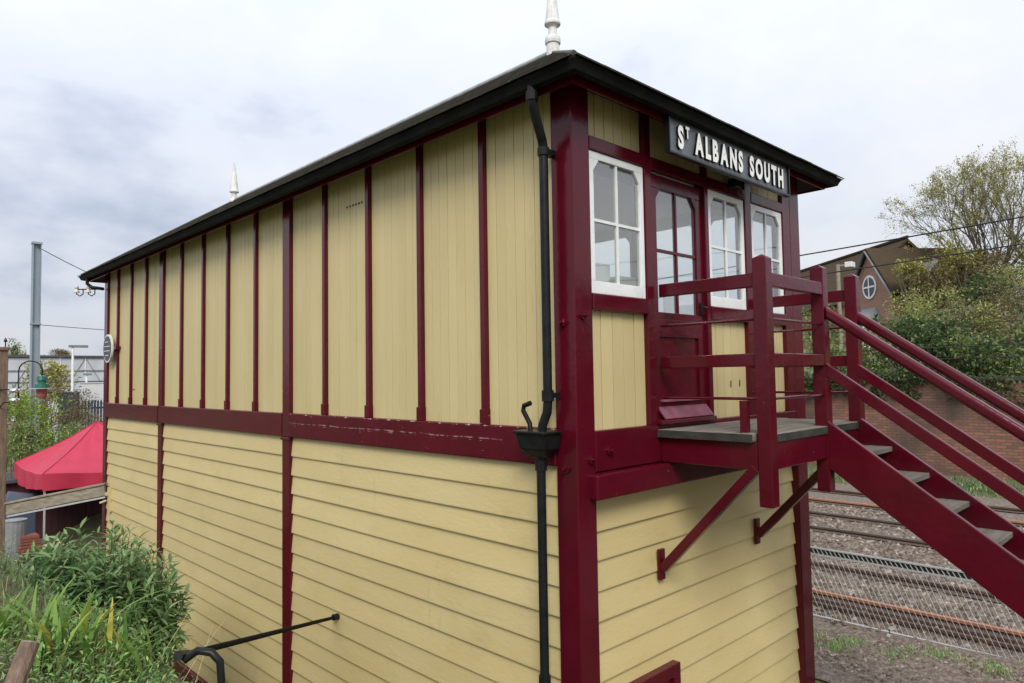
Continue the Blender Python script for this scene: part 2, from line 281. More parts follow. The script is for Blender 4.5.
# ------------------------------------------------------------------ mesh helpers
class MB:
    def __init__(s): s.v = []; s.f = []
    def add(s, vs, fs):
        o = len(s.v); s.v += [tuple(p) for p in vs]; s.f += [tuple(i+o for i in f) for f in fs]; return s
    def hexa(s, p):   # bottom ring 0-3, top ring 4-7
        return s.add(p, [(3, 2, 1, 0), (4, 5, 6, 7), (0, 1, 5, 4), (1, 2, 6, 5), (2, 3, 7, 6), (3, 0, 4, 7)])
    def box(s, x0, x1, y0, y1, z0, z1):
        return s.hexa([(x0, y0, z0), (x1, y0, z0), (x1, y1, z0), (x0, y1, z0), (x0, y0, z1), (x1, y0, z1), (x1, y1, z1), (x0, y1, z1)])
    def beam(s, p, q, w, h, upv=(0, 0, 1)):
        p = Vector(p); q = Vector(q); d = (q-p).normalized(); sd = d.cross(Vector(upv)).normalized()*(w/2); u = sd.cross(d).normalized()*(h/2)
        return s.hexa([p-sd-u, p+sd-u, q+sd-u, q-sd-u, p-sd+u, p+sd+u, q+sd+u, q-sd+u])
    def prism(s, poly, ext):
        n = len(poly); e = Vector(ext); a = [Vector(p) for p in poly]; b = [p+e for p in a]
        return s.add(a+b, [tuple(range(n-1, -1, -1)), tuple(range(n, 2*n))] + [(i, (i+1) % n, n+(i+1) % n, n+i) for i in range(n)])
    def tube(s, path, r, n=8, cap=True):
        P = [Vector(p) for p in path]; rs = r if isinstance(r, (list, tuple)) else [r]*len(P); vs = []; fs = []; ref = None
        for i, p in enumerate(P):
            d = (P[min(i+1, len(P)-1)]-P[max(i-1, 0)]).normalized()
            if ref is None: ref = d.orthogonal().normalized()
            ref = (ref-d*ref.dot(d)); ref = ref.normalized() if ref.length > 1e-6 else d.orthogonal().normalized(); b = d.cross(ref)
            vs += [p+(ref*math.cos(2*math.pi*k/n)+b*math.sin(2*math.pi*k/n))*rs[i] for k in range(n)]
        for i in range(len(P)-1):
            fs += [(i*n+k, i*n+(k+1) % n, (i+1)*n+(k+1) % n, (i+1)*n+k) for k in range(n)]
        s.add(vs, fs)
        if cap:
            s.add(vs[:n], [tuple(range(n-1, -1, -1))]); s.add(vs[-n:], [tuple(range(n))])
        return s
    def lathe(s, prof, c, n=14):
        c = Vector(c); vs = []; fs = []
        for r, z in prof: vs += [c+Vector((r*math.cos(2*math.pi*k/n), r*math.sin(2*math.pi*k/n), z)) for k in range(n)]
        for i in range(len(prof)-1): fs += [(i*n+k, i*n+(k+1) % n, (i+1)*n+(k+1) % n, (i+1)*n+k) for k in range(n)]
        s.add(vs, fs); s.add(vs[:n], [tuple(range(n-1, -1, -1))]); s.add(vs[-n:], [tuple(range(n))])
        return s
    def mesh(s, name, mats, smooth=False):
        me = bpy.data.meshes.new(name); me.from_pydata(s.v, [], s.f); me.update()
        for m in (mats if isinstance(mats, (list, tuple)) else [mats]): me.materials.append(m)
        if smooth: me.polygons.foreach_set('use_smooth', [True]*len(me.polygons))
        return me
WL = {}
def put(name, me, parent=None, at=(0, 0, 0), bevel=0.0):
    # long timbers get softened edges; the round handrails more facets
    o = bpy.data.objects.new(name, me); COL.objects.link(o); at = Vector(at)
    if parent is not None:
        o.parent = parent; o.location = at-WL[parent.name]
    else: o.location = at
    WL[o.name] = at
    if bevel:
        b = o.modifiers.new('soft_edges', 'BEVEL'); b.width = bevel; b.segments = 6 if bevel > .025 else 2; b.limit_method = 'ANGLE'
    return o
def part(mb, name, m, parent, bevel=0.0, smooth=False, kind=None, label=None):
    o = put(name, mb.mesh(name, m, smooth), parent, (0, 0, 0), bevel)
    if kind: o['kind'] = kind
    if label: o['label'] = label
    return o
def thing(name, label, cat, loc=(0, 0, 0), group=None):
    o = bpy.data.objects.new(name, None); COL.objects.link(o); o.location = loc; o.empty_display_size = .2
    WL[o.name] = Vector(loc); o['label'] = label; o['category'] = cat
    if group: o['group'] = group
    return o
def single(mb, name, m, label=None, cat=None, group=None, kind=None, bevel=0.0, smooth=False):
    c = Vector((0, 0, 0))
    if kind != 'structure' and mb.v:
        n = len(mb.v); c = Vector((sum(v[0] for v in mb.v)/n, sum(v[1] for v in mb.v)/n, min(v[2] for v in mb.v)))
        mb.v = [(v[0]-c.x, v[1]-c.y, v[2]-c.z) for v in mb.v]
    o = put(name, mb.mesh(name, m, smooth), None, c, bevel)
    if label: o['label'] = label
    if cat: o['category'] = cat
    if group: o['group'] = group
    if kind: o['kind'] = kind
    return o
def sstep(a, b, x):
    t = max(0.0, min(1.0, (x-a)/(b-a))); return t*t*(3-2*t)

# ------------------------------------------------------------------ ground
def gz(x, y):
    """height of the terrain"""
    if x < 3.0:
        bank = sstep(.7, 3.0, -x)
        high = 2.95-.45*sstep(3, 8, y)-1.8*sstep(8, 13.5, y)+.12*math.sin(x*1.9+y*1.3)*bank
        z = -4.25+bank*high-.35*bank*(1-sstep(.4, 1.9, y))*sstep(-2.6, -1.2, y)
        z += (1.05)*sstep(0.2, 3.0, x)
        z += 1.2*sstep(-6, -25, x)*(1-sstep(6, 20, y))
    else: z = -3.20
    if y > 14: z += .6*sstep(14, 30, y)*(1-sstep(0, 3, x))
    if x > 3: z += .05*math.sin(x*1.7)*math.sin(y*.9)*(1-sstep(6, 7, x))
    if x > 23.7: z += 3.15*sstep(23.6, 24.0, x)+4.6*sstep(24, 44, x)*(1-.55*sstep(7.5, 11, y))
    return z
def axis(lo, hi, fine0, fine1, step, grow=1.25):
    a = []; v = fine0
    while v <= fine1: a.append(v); v += step
    s = step; v = a[-1]
    while v < hi: s *= grow; v += s; a.append(min(v, hi))
    s = step; v = a[0]
    while v > lo: s *= grow; v -= s; a.insert(0, max(v, lo))
    return a
gx = axis(-900, 1200, -7, 8, .35); gx += [23.55, 23.65, 23.75, 24.05]; gx = sorted(set(gx))
gy = axis(-900, 1500, -6, 16, .5)
mb = MB(); mb.v = [(x, y, gz(x, y)) for y in gy for x in gx]; nx = len(gx)
mb.f = [(j*nx+i, j*nx+i+1, (j+1)*nx+i+1, (j+1)*nx+i) for j in range(len(gy)-1) for i in range(nx-1)]
single(mb, 'ground', GRD, kind='structure', smooth=True)
mb = MB(); bx = [4.3, 4.8, 5.3, 5.8, 6.2, 6.6, 7.0, 7.4, 8.2, 9.0, 9.6, 10.6, 11.4, 12.4, 13.4, 14.6, 15.6, 16.6, 17.6, 18.6, 19.2]
by = [-40+.8*i for i in range(200)]
for y in by:
    for x in bx:
        e = min(x-6.2, 19.2-x); mb.v.append((x, y, max(gz(x, y)+.004, -3.196+.10*min(1, e/.5))+rng.uniform(0, .02)))
n = len(bx); mb.f = [(j*n+i, j*n+i+1, (j+1)*n+i+1, (j+1)*n+i) for j in range(len(by)-1) for i in range(n-1)]
single(mb, 'ballast_bed', BAL, kind='structure', smooth=True)

# ------------------------------------------------------------------ signal box
BW, BL = 4.051, 12.93
box = thing('signal_box', 'two-storey wooden railway signal box, cream boards in maroon framing under a hipped roof', 'signal box', (BW/2, BL/2, -4.25))
def vis(y, d): return y+d*(y+3.5)/4.05/2
Z0 = -4.25
# posts of the frame
for x0, x1, y0, y1 in ((0, .22, 0, .215), (3.80, BW, 0, .22), (0, .22, BL-.22, BL), (BW-.22, BW, BL-.22, BL)):
    part(MB().box(x0, x1, y0, y1, Z0+.02, 2.70), 'corner_post', MAR, box, .010)
py = [.215, vis(4.689, .055), vis(9.327, .055), BL-.22]
for y in py[1:3]:
    part(MB().box(-.002, .12, y-.10, y+.10, Z0+.02, -.296), 'lower_post', MAR, box, .008)
    part(MB().box(-.002, .12, y-.095, y+.095, -.296, 2.70), 'upper_post', MAR, box, .008)
    part(MB().box(-.02, .0, y-.115, y+.115, -.335, -.297), 'post_collar', MAR, box, .008)
spans = [(.215, py[1]-.10), (py[1]+.10, py[2]-.10), (py[2]+.10, BL-.22)]
for a, b in spans:
    part(MB().box(-.012, .10, a, b, -.293, 0), 'middle_rail', MARW if a < 1 else MAR, box, .010)
    part(MB().box(-.03, .10, a, b, Z0+.02, Z0+.22), 'sole_plate', MAR, box, .010)
# dark sheathing behind the boards, so that joints read as joints
part(MB().box(.075, .115, .2, BL-.2, Z0+.05, 2.70), 'sheathing', GROOVE, box)
# vertical boards of the upper storey, in panels between narrow battens
BDS = {}
def vboard(w, h, name='board'):
    """a tongued board with chamfered edges; its face looks along -x, its width runs along y"""
    k = (round(w, 3), round(h, 3))
    if k not in BDS:
        m = MB(); prof = [(.03, -w/2), (.001, -w/2), (0, -w/2+.001), (0, w/2-.001), (.001, w/2), (.03, w/2)]
        m.prism([(x, y, 0) for x, y in prof], (0, 0, h)); BDS[k] = m.mesh('board', YEL)
    return BDS[k]
bat = []
cen = [.117, 4.689, 9.327, 12.812]
for i, n in enumerate((5, 5, 4)):
    for k in range(1, n):
        yv = cen[i]+(cen[i+1]-cen[i])*k/n; bat.append(vis(yv, .045))
edges = sorted([(.215, .215)] + [(y-.032, y+.032) for y in bat] + [(y-.095, y+.095) for y in py[1:3]] + [(BL-.22, BL-.22)])
bm_ = MB().prism([(.0, -.032, 0), (.0, .032, 0), (.05, .032, 0), (.05, -.032, 0)], (0, 0, 2.70)).mesh('batten', MAR)
bf_ = MB().prism([(-.012, -.041, 0), (-.012, .041, 0), (.05, .041, 0), (.05, -.041, 0)], (0, 0, .13)).mesh('batten_foot', MARW)
for y in bat:
    o = put('batten', bm_, box, (0, y, .0), .006)
    put('batten_foot', bf_, o, (0, y, 0), .004)
for (a0, a1), (b0, b1) in zip(edges[:-1], edges[1:]):
    w = b0-a1; n = max(1, round(w/.118)); bw = w/n
    for k in range(n):
        o = put('board', vboard(bw-.0045, 2.70), box, (.045+rng.uniform(-.0015, .0015), a1+bw*(k+.5), 0))
m = MB()
for k in range(6): m.tube([(.04, 3.05+k*.06, 2.33), (.05, 3.05+k*.06, 2.33)], .014, 8)
part(m, 'vent_holes', SOF, box, kind='stuff')
part(MB().box(.036, .05, 10.96, 11.32, .27, .285), 'board_patch_seam', GROOVE, box)
# weatherboards of the lower storey, each a lapped wedge
PIT = .2335
def wboard(length, along):
    """wedge, thick at its lower lip; runs along +y from 0 ('y') or along +x ('x')"""
    pr = [(.0, 0), (.0, .012), (.026, PIT+.02), (.05, PIT+.02), (.05, 0)]
    m = MB()
    if along == 'y': m.prism([(d, 0, z) for d, z in pr], (0, length, 0))
    else: m.prism([(0, d, z) for d, z in pr], (length, 0, 0))
    return m.mesh('weatherboard', YELH)
for a, b in spans:
    me = wboard(b-a, 'y'); z = -.293-PIT+.003
    while z > Z0+.1:
        o = put('weatherboard', me, box, (.022+rng.uniform(-.003, .003), a, z+rng.uniform(-.004, .004))); o.rotation_euler.x = rng.uniform(-.0011, .0011)
        z -= PIT
me = wboard(3.80-.22, 'x'); z = -.353-PIT
while z > Z0+.1:
    o = put('weatherboard', me, box, (.22, .065+rng.uniform(-.003, .003), z+rng.uniform(-.004, .004))); o.rotation_euler.y = rng.uniform(-.0011, .0011)
    z -= PIT
part(MB().box(.2, 3.82, .118, .155, Z0+.05, -.03), 'end_sheathing', GROOVE, box)
# door end: rails, studs, boards
part(MB().box(.22, 3.80, 0, .12, -.345, -.024), 'end_rail', MAR, box, .010)
part(MB().box(.13, 3.95, -.085, .13, -.545, -.352), 'landing_ledger', MARW, box, .014)
for x0, x1 in ((.965, 1.06), (1.95, 2.013), (2.745, 2.879), (3.62, 3.80)):
    part(MB().box(x0, x1, 0, .12, -.024, 2.70), 'stud', MAR, box, .006)
for x0, x1 in ((.22, .965), (2.013, 2.745), (2.879, 3.62)):
    part(MB().box(x0, x1, -.012, .12, .925, 1.055), 'window_sill_rail', MAR, box, .008)
for x0, x1 in ((.22, .965), (1.06, 1.95), (2.013, 2.745), (2.879, 3.62)):
    part(MB().box(x0, x1, -.006, .12, 2.208, 2.316), 'lintel', MAR, box, .006)
def hboards(x0, x1, z0, z1, bw):
    n = max(1, round((x1-x0)/bw)); w = (x1-x0)/n
    for k in range(n):
        o = put('board', vboard(w-.008, z1-z0), box, (x0+w*(k+.5), .045+rng.uniform(-.002, .002), z0)); o.rotation_euler.z = math.pi/2
for x0, x1 in ((.22, .965), (2.013, 2.745), (2.879, 3.62)):
    hboards(x0, x1, -.024, .925, .15)
    part(MB().box(x0, x1, .082, .115, -.03, .93), 'end_sheathing', GROOVE, box)
for x0, x1 in ((.22, .965), (1.06, 1.95), (2.013, 2.745), (2.879, 3.62)):
    hboards(x0, x1, 2.316, 2.70, .12)
    part(MB().box(x0, x1, .082, .115, 2.32, 2.70), 'end_sheathing', GROOVE, box)
m = MB()
for x, z in ((2.42, .30), (2.60, .305)): m.lathe([(.0, 0), (.016, .0)], (0, 0, 0), 4) if False else m.prism([(x-.012, .041, z-.035), (x+.008, .041, z-.03), (x+.012, .041, z+.03), (x-.006, .041, z+.035)], (0, .006, 0))
part(m, 'knot_holes', SOF, box, kind='stuff')
# bolts
for p_, n_ in (((.0, .10, -.30), 0), ((.15, 0, -.24), 1), ((.38, 0, -.19), 1), ((.09, 0, .87), 1), ((.0, .11, .82), 0), ((3.93, 0, .55), 1), ((3.93, 0, -.3), 1)):
    d = Vector((-1, 0, 0)) if n_ == 0 else Vector((0, -1, 0)); p_ = Vector(p_)
    part(MB().tube([p_-d*.01, p_+d*.022], .034, 6).tube([p_+d*.02, p_+d*.055], .014, 8), 'bolt', MAR, box, .004)
# windows
def window(parent, M, u0, u1, z0, z1, frame, gl=GLS, stile=.055, top=.06, bot=.10, sh=.11, w0=-.055, w1=-.012, name='window', sub=True):
    """shouldered sash: frame with cut upper corners, four panes, cross of glazing bars; M maps (u, out, z) to the world"""
    def slab(mb_, poly, a, b): mb_.prism([M(u, a, z) for u, z in poly], Vector(M(0, b, 0))-Vector(M(0, a, 0)))
    f = MB(); iu0, iu1, iz0, iz1 = u0+stile, u1-stile, z0+bot, z1-top; um = (u0+u1)/2; zm = iz0+(iz1-iz0)*.50
    slab(f, [(u0, z0), (u1, z0), (u1, iz0), (u0, iz0)], w0, w1); slab(f, [(u0, iz1), (u1, iz1), (u1, z1), (u0, z1)], w0, w1)
    slab(f, [(u0, iz0), (iu0, iz0), (iu0, iz1), (u0, iz1)], w0, w1); slab(f, [(iu1, iz0), (u1, iz0), (u1, iz1), (iu1, iz1)], w0, w1)
    e = .002
    slab(f, [(iu0-.01, iz1-sh), (iu0+sh*.75, iz1+.01), (iu0-.01, iz1+.01)], w0+e, w1-e); slab(f, [(iu1+.01, iz1-sh), (iu1+.01, iz1+.01), (iu1-sh*.75, iz1+.01)], w0+e, w1-e)
    o = part(f, name, frame, parent, .004)
    if sub:
        g = MB(); slab(g, [(um-.012, iz0), (um+.012, iz0), (um+.012, iz1), (um-.012, iz1)], w0+.008, w1-.008); part(g, 'glazing_bar', frame, o)
        for ua, ub in ((iu0, um-.012), (um+.012, iu1)):
            g = MB(); slab(g, [(ua, zm-.012), (ub, zm-.012), (ub, zm+.012), (ua, zm+.012)], w0+.009, w1-.009); part(g, 'glazing_bar', frame, o)
            for za, zb in ((iz0, zm-.012), (zm+.012, iz1)):
                g = MB(); slab(g, [(ua, za), (ub, za), (ub, zb), (ua, zb)], (w0+w1)/2-.0015, (w0+w1)/2+.0015); part(g, 'pane', gl, o)
    else:
        g = MB(); slab(g, [(iu0, iz0), (iu1, iz0), (iu1, iz1), (iu0, iz1)], (w0+w1)/2-.0015, (w0+w1)/2+.0015); part(g, 'pane', gl, o)
    return o
ME = lambda u, w, z: (u, -w, z)
for x0, x1 in ((.226, .955), (2.019, 2.735), (2.885, 3.612)):
    w_ = window(box, ME, x0, x1, 1.058, 2.204, WHI)
    part(MB().box(x0+.06, x1-.06, .075, .085, 2.055, 2.16), 'pane_top_strip', SOF, w_)  # dark strip just inside the top of each window
# door
dx0, dx1 = 1.063, 1.947
d = window(box, ME, dx0, dx1, .90, 2.19, MAR, stile=.115, top=.12, bot=.06, w0=-.085, w1=-.035, name='door')
d['label'] = 'maroon half-glazed door with two lower panels'
part(MB().box(dx0, dx0+.115, .035, .085, -.02, .90).box(dx1-.115, dx1, .035, .085, -.02, .90), 'door_stile', MAR, d, .004)
part(MB().box(dx0+.115, dx1-.115, .035, .085, .74, .90), 'door_lock_rail', MAR, d, .004)
part(MB().box(dx0+.115, dx1-.115, .035, .085, -.02, .17), 'door_bottom_rail', MAR, d, .004)
part(MB().box(dx0+.115, dx1-.115, .058, .072, .17, .74), 'door_panel', MAR, d)
part(MB().prism([(dx0+.10, .035, .185), (dx0+.10, .005, .165), (dx0+.10, .035, .165)], (dx1-dx0-.2, 0, 0)), 'panel_drip', MARP, d)
part(MB().prism([(dx0+.07, .034, .125), (dx0+.07, -.045, .022), (dx0+.07, -.035, .012), (dx0+.07, .034, .09)], (dx1-dx0-.09, 0, 0)), 'weather_bar', MARP, d, .004)
part(MB().lathe([(.02, -.06), (.022, .06)], (1.885, .026, 1.02), 8).tube([(1.885, .03, 1.03), (1.885, -.03, 1.03), (1.80, -.035, 1.03)], .010, 8), 'door_handle', BLK, d)
part(MB().prism([(1.05, 0, -.024), (1.05, -.06, -.024), (1.05, -.055, .01), (1.05, .0, .02)], (.91, 0, 0)), 'door_step', MAR, box, .004)
# lower door, its frame head just showing on the door end
part(MB().box(.62, 1.32, .0, .09, -2.20, -2.10).box(1.22, 1.32, .0, .09, Z0+.1, -2.20).box(.62, .72, .0, .09, Z0+.1, -2.20), 'lower_door_frame', MAR, box, .006)
part(MB().box(.72, 1.22, .03, .07, Z0+.1, -2.20), 'lower_door', MAR, box, .004)
# track side: boards below, windows along the whole operating floor
MT = lambda u, w, z: (BW+w, u, z)
part(MB().box(BW-.10, BW-.03, .22, BL-.22, Z0+.05, .75).box(BW-.10, BW-.03, .22, BL-.22, 2.42, 2.70), 'track_side_wall', YELH, box)
part(MB().box(.22, BW-.22, BL-.10, BL-.03, Z0+.05, 2.70), 'far_end_wall', YELH, box)
nW = 12; ww = (BL-.44)/nW
for k in range(nW):
    window(box, MT, .22+ww*k+.04, .22+ww*(k+1)-.04, .75, 2.42, WHI, name='track_window', sub=False, gl=GLC)
    part(MB().box(BW-.08, BW-.005, .22+ww*k-.04, .22+ww*k+.04, .75, 2.42), 'mullion', MAR, box)
part(MB().box(.116, BW-.10, .12, BL-.10, -.12, -.035), 'operating_floor', FLOORI, box)
part(MB().box(.116, BW-.10, .12, BL-.10, 2.50, 2.53), 'ceiling_lining', INT, box)
part(MB().box(.116, .13, .12, BL-.10, -.03, 2.5), 'interior_lining', INT, box)
# things standing inside, behind the glass
single(MB().prism([(.50, .20, 1.06), (.70, .20, 1.06), (.76, .24, 1.36), (.50, .24, 1.36)], (0, .012, 0)), 'notice_sheet', PAPER, 'white sheet propped inside the window beside the corner post', 'paper')
single(MB().box(1.24, 1.50, .50, .72, -.03, 1.34), 'cabinet', CREAMB, 'cream cabinet standing inside behind the first white window', 'cabinet', bevel=.01)
single(MB().box(.26, .96, .13, .36, 1.02, 1.05), 'window_shelf', CREAMB, 'pale shelf along the inside of the first window', 'shelf')
single(MB().lathe([(.06, 0), (.12, .02), (.13, .04), (.12, .04)], (.52, .235, 1.05), 12), 'tray', GREENP, 'small green dish on the shelf inside the first window', 'dish')
single(MB().box(3.0, 3.5, 2.1, 2.4, -.03, 1.55), 'block_shelf', CREAMB, 'pale instrument cupboard inside, seen through the door panes', 'cupboard', bevel=.01)
lf = thing('lever_frame', 'row of signal levers standing inside behind the door-end windows', 'lever frame', (2.6, 4, -.03))
part(MB().box(2.45, 2.75, 1.6, 7.0, -.03, .12), 'plinth', BLK, lf, .01)
for k in range(24):
    y = 1.75+k*.22; part(MB().beam((2.6, y, .1), (2.5, y, 1.05), .016, .05, (0, 1, 0)), 'lever', (RED, BLUE, BLK, WHI)[(k*5) % 4], lf)
    part(MB().tube([(2.5, y, 1.05), (2.475, y, 1.28)], .014, 6), 'lever_handle', SILV, lf)
# ------------------------------------------------------------------ roof
EO, ZE, ZRG = .372, 2.655, 4.235
FX = .17   # the far end oversails a little further
roof = part(MB().add([(-EO+.02, -EO+.02, ZE-.015), (BW+EO-.02, -EO+.02, ZE-.015), (BW+EO-.02, BL+EO+FX-.02, ZE-.015), (-EO+.02, BL+EO+FX-.02, ZE-.015), (BW/2, 2.0, ZRG-.015), (BW/2, 11.15, ZRG-.015)],
    [(0, 1, 4), (1, 2, 5, 4), (2, 3, 5), (3, 0, 4, 5)]), 'roof', SOF, box)
def slates(o, a, L, apex0, apex1, top, name):
    """courses of slates on one slope: o eave start, a along the eave, apex0/apex1 the ends of the slope's top edge"""
    o = Vector(o); a = Vector(a); t0 = Vector(apex0); s = t0-o; s = s-a*s.dot(a); H = s.length; s.normalize(); nrm = a.cross(s).normalized()
    l1 = (Vector(apex0)-o).dot(a); r1 = (Vector(apex1)-o).dot(a); m = MB(); g = .205; row = 0; t = -.012
    while t < H:
        t2 = min(t+.33, H); def_l = lambda q: l1*max(0, q)/H; def_r = lambda q: L+(r1-L)*max(0, q)/H
        w = .30; x = -w*(.5 if row % 2 else 0)
        while x < L:
            xa0, xb0 = max(x+.002, def_l(t)), min(x+w-.002, def_r(t)); xa1, xb1 = max(x+.002, def_l(t2)), min(x+w-.002, def_r(t2))
            if xb0-xa0 > .05:
                if xb1 <= xa1: xa1 = xb1 = min(max((xa1+xb1)/2, def_l(t2)), def_r(t2))
                j = rng.uniform(0, .004); jt = rng.uniform(-.008, .008)
                P = lambda xx, tt, hh: o+a*xx+s*tt+nrm*hh
                m.hexa([P(xa0, t+jt, .010+j), P(xb0, t+jt, .010+j), P(xb1, t2, .001), P(xa1, t2, .001), P(xa0, t+jt, .021+j), P(xb0, t+jt, .021+j), P(xb1, t2, .009), P(xa1, t2, .009)])
            x += w
        t += g; row += 1
    part(m, name, SLT, roof, kind='stuff')
c0, c1, c2, c3 = (-EO, -EO, ZE), (BW+EO, -EO, ZE), (BW+EO, BL+EO+FX, ZE), (-EO, BL+EO+FX, ZE); A0 = (BW/2, 2.0, ZRG); A1 = (BW/2, 11.15, ZRG)
slates(c3, (0, -1, 0), BL+2*EO+FX, A1, A0, None, 'slates'); slates(c0, (1, 0, 0), BW+2*EO, A0, A0, None, 'slates')
slates(c1, (0, 1, 0), BL+2*EO+FX, A0, A1, None, 'slates'); slates(c2, (-1, 0, 0), BW+2*EO, A1, A1, None, 'slates')
part(MB().tube([(BW/2, 1.95, ZRG+.03), (BW/2, 11.2, ZRG+.03)], .034, 8), 'ridge_roll', LEAD, roof, smooth=True)
for c_, A_ in ((c0, A0), (c1, A0), (c2, A1), (c3, A1)):
    cv = Vector(c_); av = Vector(A_)
    part(MB().tube([cv+(av-cv)*.02+Vector((0, 0, .012)), av+Vector((0, 0, .02))], .022, 6), 'hip_roll', SLT, roof, smooth=True)
for y, zf in ((2.0, 4.185), (11.25, 4.03)):
    part(MB().lathe([(.078, -.15), (.078, .17), (.092, .175), (.096, .21), (.092, .245), (.076, .25), (.052, .275), (.050, .37), (.06, .395), (.096, .405), (.098, .43), (.085, .455), (.055, .73), (.012, 1.05), (.0, 1.06)], (BW/2, y, zf), 18), 'finial', FINW, roof)
# gutter, fascia, soffit run round the eaves
def ring(prof, name, m, parent, close=True, bevel=0):
    mb_ = MB(); n = len(prof)
    for o_, z_ in prof: mb_.v += [(-o_, -o_, z_), (BW+o_, -o_, z_), (BW+o_, BL+o_+FX, z_), (-o_, BL+o_+FX, z_)]
    for i in range(n if close else n-1):
        j = (i+1) % n
        mb_.f += [(i*4+k, i*4+(k+1) % 4, j*4+(k+1) % 4, j*4+k) for k in range(4)]
    return part(mb_, name, m, parent, bevel)
ring([(.242, 2.597), (.29, 2.572), (.33, 2.585), (.345, 2.62), (.362, 2.648), (.362, 2.664), (.242, 2.664)], 'gutter', GUT, roof)
ring([(.206, 2.546), (.224, 2.546), (.224, 2.62), (.206, 2.62)], 'fascia', MAR, roof)
ring([(-.11, 2.775), (.207, 2.565), (.207, 2.58), (-.11, 2.79)], 'soffit', SOF, roof)
part(MB().box(2.40, 2.54, -.09, -.0, 2.28, 2.37), 'end_lamp', BLK, box, .01)
# downpipe
dp = part(MB().tube([(-.10, .20, 2.20), (-.10, .20, .22)], .036, 14), 'downpipe', BLK, box, smooth=True)
part(MB().tube([(-.30, .12, 2.60), (-.30, .12, 2.50), (-.285, .125, 2.44), (-.125, .19, 2.25), (-.10, .20, 2.19), (-.10, .20, 2.12)], [.038, .038, .037, .037, .037, .037], 14), 'swan_neck', BLK, dp, smooth=True)
for p_, q_ in (((-.30, .12, 2.49), (-.30, .12, 2.56)), ((-.10, .20, 2.13), (-.10, .20, 2.19)), ((-.10, .20, .215), (-.10, .20, .30))):
    part(MB().tube([p_, q_], .048, 14), 'pipe_collar', BLK, dp, .004)
part(MB().tube([(-.10, .20, .22), (-.10, .21, .13), (-.10, .26, .03), (-.10, .28, -.06)], .036, 12), 'pipe_shoe', BLK, dp, smooth=True)
hz0, hz1 = -.22, -.03
part(MB().hexa([(-.15, .235, hz0), (-.05, .235, hz0), (-.05, .335, hz0), (-.15, .335, hz0), (-.205, .155, hz0+.07), (-.03, .155, hz0+.07), (-.03, .415, hz0+.07), (-.205, .415, hz0+.07)]).hexa([(-.205, .155, hz0+.07), (-.03, .155, hz0+.07), (-.03, .415, hz0+.07), (-.205, .415, hz0+.07), (-.225, .13, hz1), (-.03, .13, hz1), (-.03, .44, hz1), (-.225, .44, hz1)]).box(-.24, -.03, .115, .455, hz1, hz1+.02), 'hopper', BLK, dp, .006)
part(MB().tube([(-.13, .36, -.05), (-.13, .37, .04), (-.14, .43, .14), (-.14, .42, .18), (-.14, .35, .20)], .020, 10), 'overflow_pipe', BLK, dp, smooth=True)
part(MB().tube([(-.10, .285, -.20), (-.10, .285, Z0)], .036, 14), 'lower_downpipe', BLK, dp, smooth=True)
for z in (-.27, -1.9, -3.6): part(MB().tube([(-.10, .285, z-.05), (-.10, .285, z+.03)], .047, 14), 'pipe_collar', BLK, dp, .004)
for z in (2.16, .26): part(MB().box(-.10, .02, .16, .24, z-.02, z+.02), 'pipe_bracket', BLK, dp)
# far-corner rainwater pipe
part(MB().tube([(-.30, BL+.1, 2.60), (-.30, BL+.1, 2.47), (-.22, BL+.07, 2.40), (-.05, BL-.1, 2.36)], .034, 10), 'rear_swan_neck', BLK, box, smooth=True)

# ------------------------------------------------------------------ things fixed to the box
sg = thing('name_board', 'charcoal name board with white raised letters ST ALBANS SOUTH under the eaves', 'sign', (2.06, -.26, 2.275))
part(MB().box(.945, 3.185, -.262, -.235, 2.285, 2.59), 'panel', SIGNB, sg, .003)
for q in ((.93, 3.20, 2.59, 2.607), (.93, 3.20, 2.268, 2.285), (.93, .945, 2.285, 2.59), (3.185, 3.20, 2.285, 2.59)):
    part(MB().box(q[0], q[1], -.285, -.235, q[2], q[3]), 'moulding', SIGNE, sg)
for x in (1.3, 2.8): part(MB().box(x, x+.04, -.236, -.20, 2.40, 2.60), 'hanger', SIGNE, sg)
dg = None
def letter(ch, size):
    cu = bpy.data.curves.new('letter', 'FONT'); cu.body = ch; cu.size = size; cu.extrude = .013; cu.offset = .0115*size/.25; cu.resolution_u = 5
    o = bpy.data.objects.new('letter', cu); COL.objects.link(o); bpy.context.view_layer.update()
    me = bpy.data.meshes.new_from_object(o.evaluated_get(bpy.context.evaluated_depsgraph_get())); bpy.data.objects.remove(o); bpy.data.curves.remove(cu)
    xs = [v.co.x for v in me.vertices]; x0 = min(xs); sx = .66
    for v in me.vertices: v.co = Vector(((v.co.x-x0)*sx, -v.co.z, v.co.y))
    me.materials.clear(); me.materials.append(LETW); me.materials.append(SIGNE); me.update()
    for p in me.polygons: p.material_index = 0 if p.normal.y < -.9 else 1
    return me, (max(xs)-x0)*sx
seq = [('S', .262, 0), ('T', .135, .105), (' ', .05, 0)] + [(c_, .262, 0) for c_ in 'ALBANS'] + [(' ', .1, 0)] + [(c_, .262, 0) for c_ in 'SOUTH']
lm = []; tot = 0
for c_, s_, dz in seq:
    if c_ == ' ': lm.append((None, s_, dz)); tot += s_; continue
    me, w = letter(c_, s_); lm.append((me, w, dz)); tot += w+.034
x = 2.07-tot/2*(2.02/tot); k = 2.02/tot
for me, w, dz in lm:
    if me is None: x += w*k; continue
    o = put('letter', me, sg, (x, -.273, 2.338+dz)); o.scale.x = k; x += (w+.034)*k
pl = thing('oval_plaque', 'grey oval plaque with a white rim on the far panel of the long wall', 'plaque', (-.09, 12.34, .82))
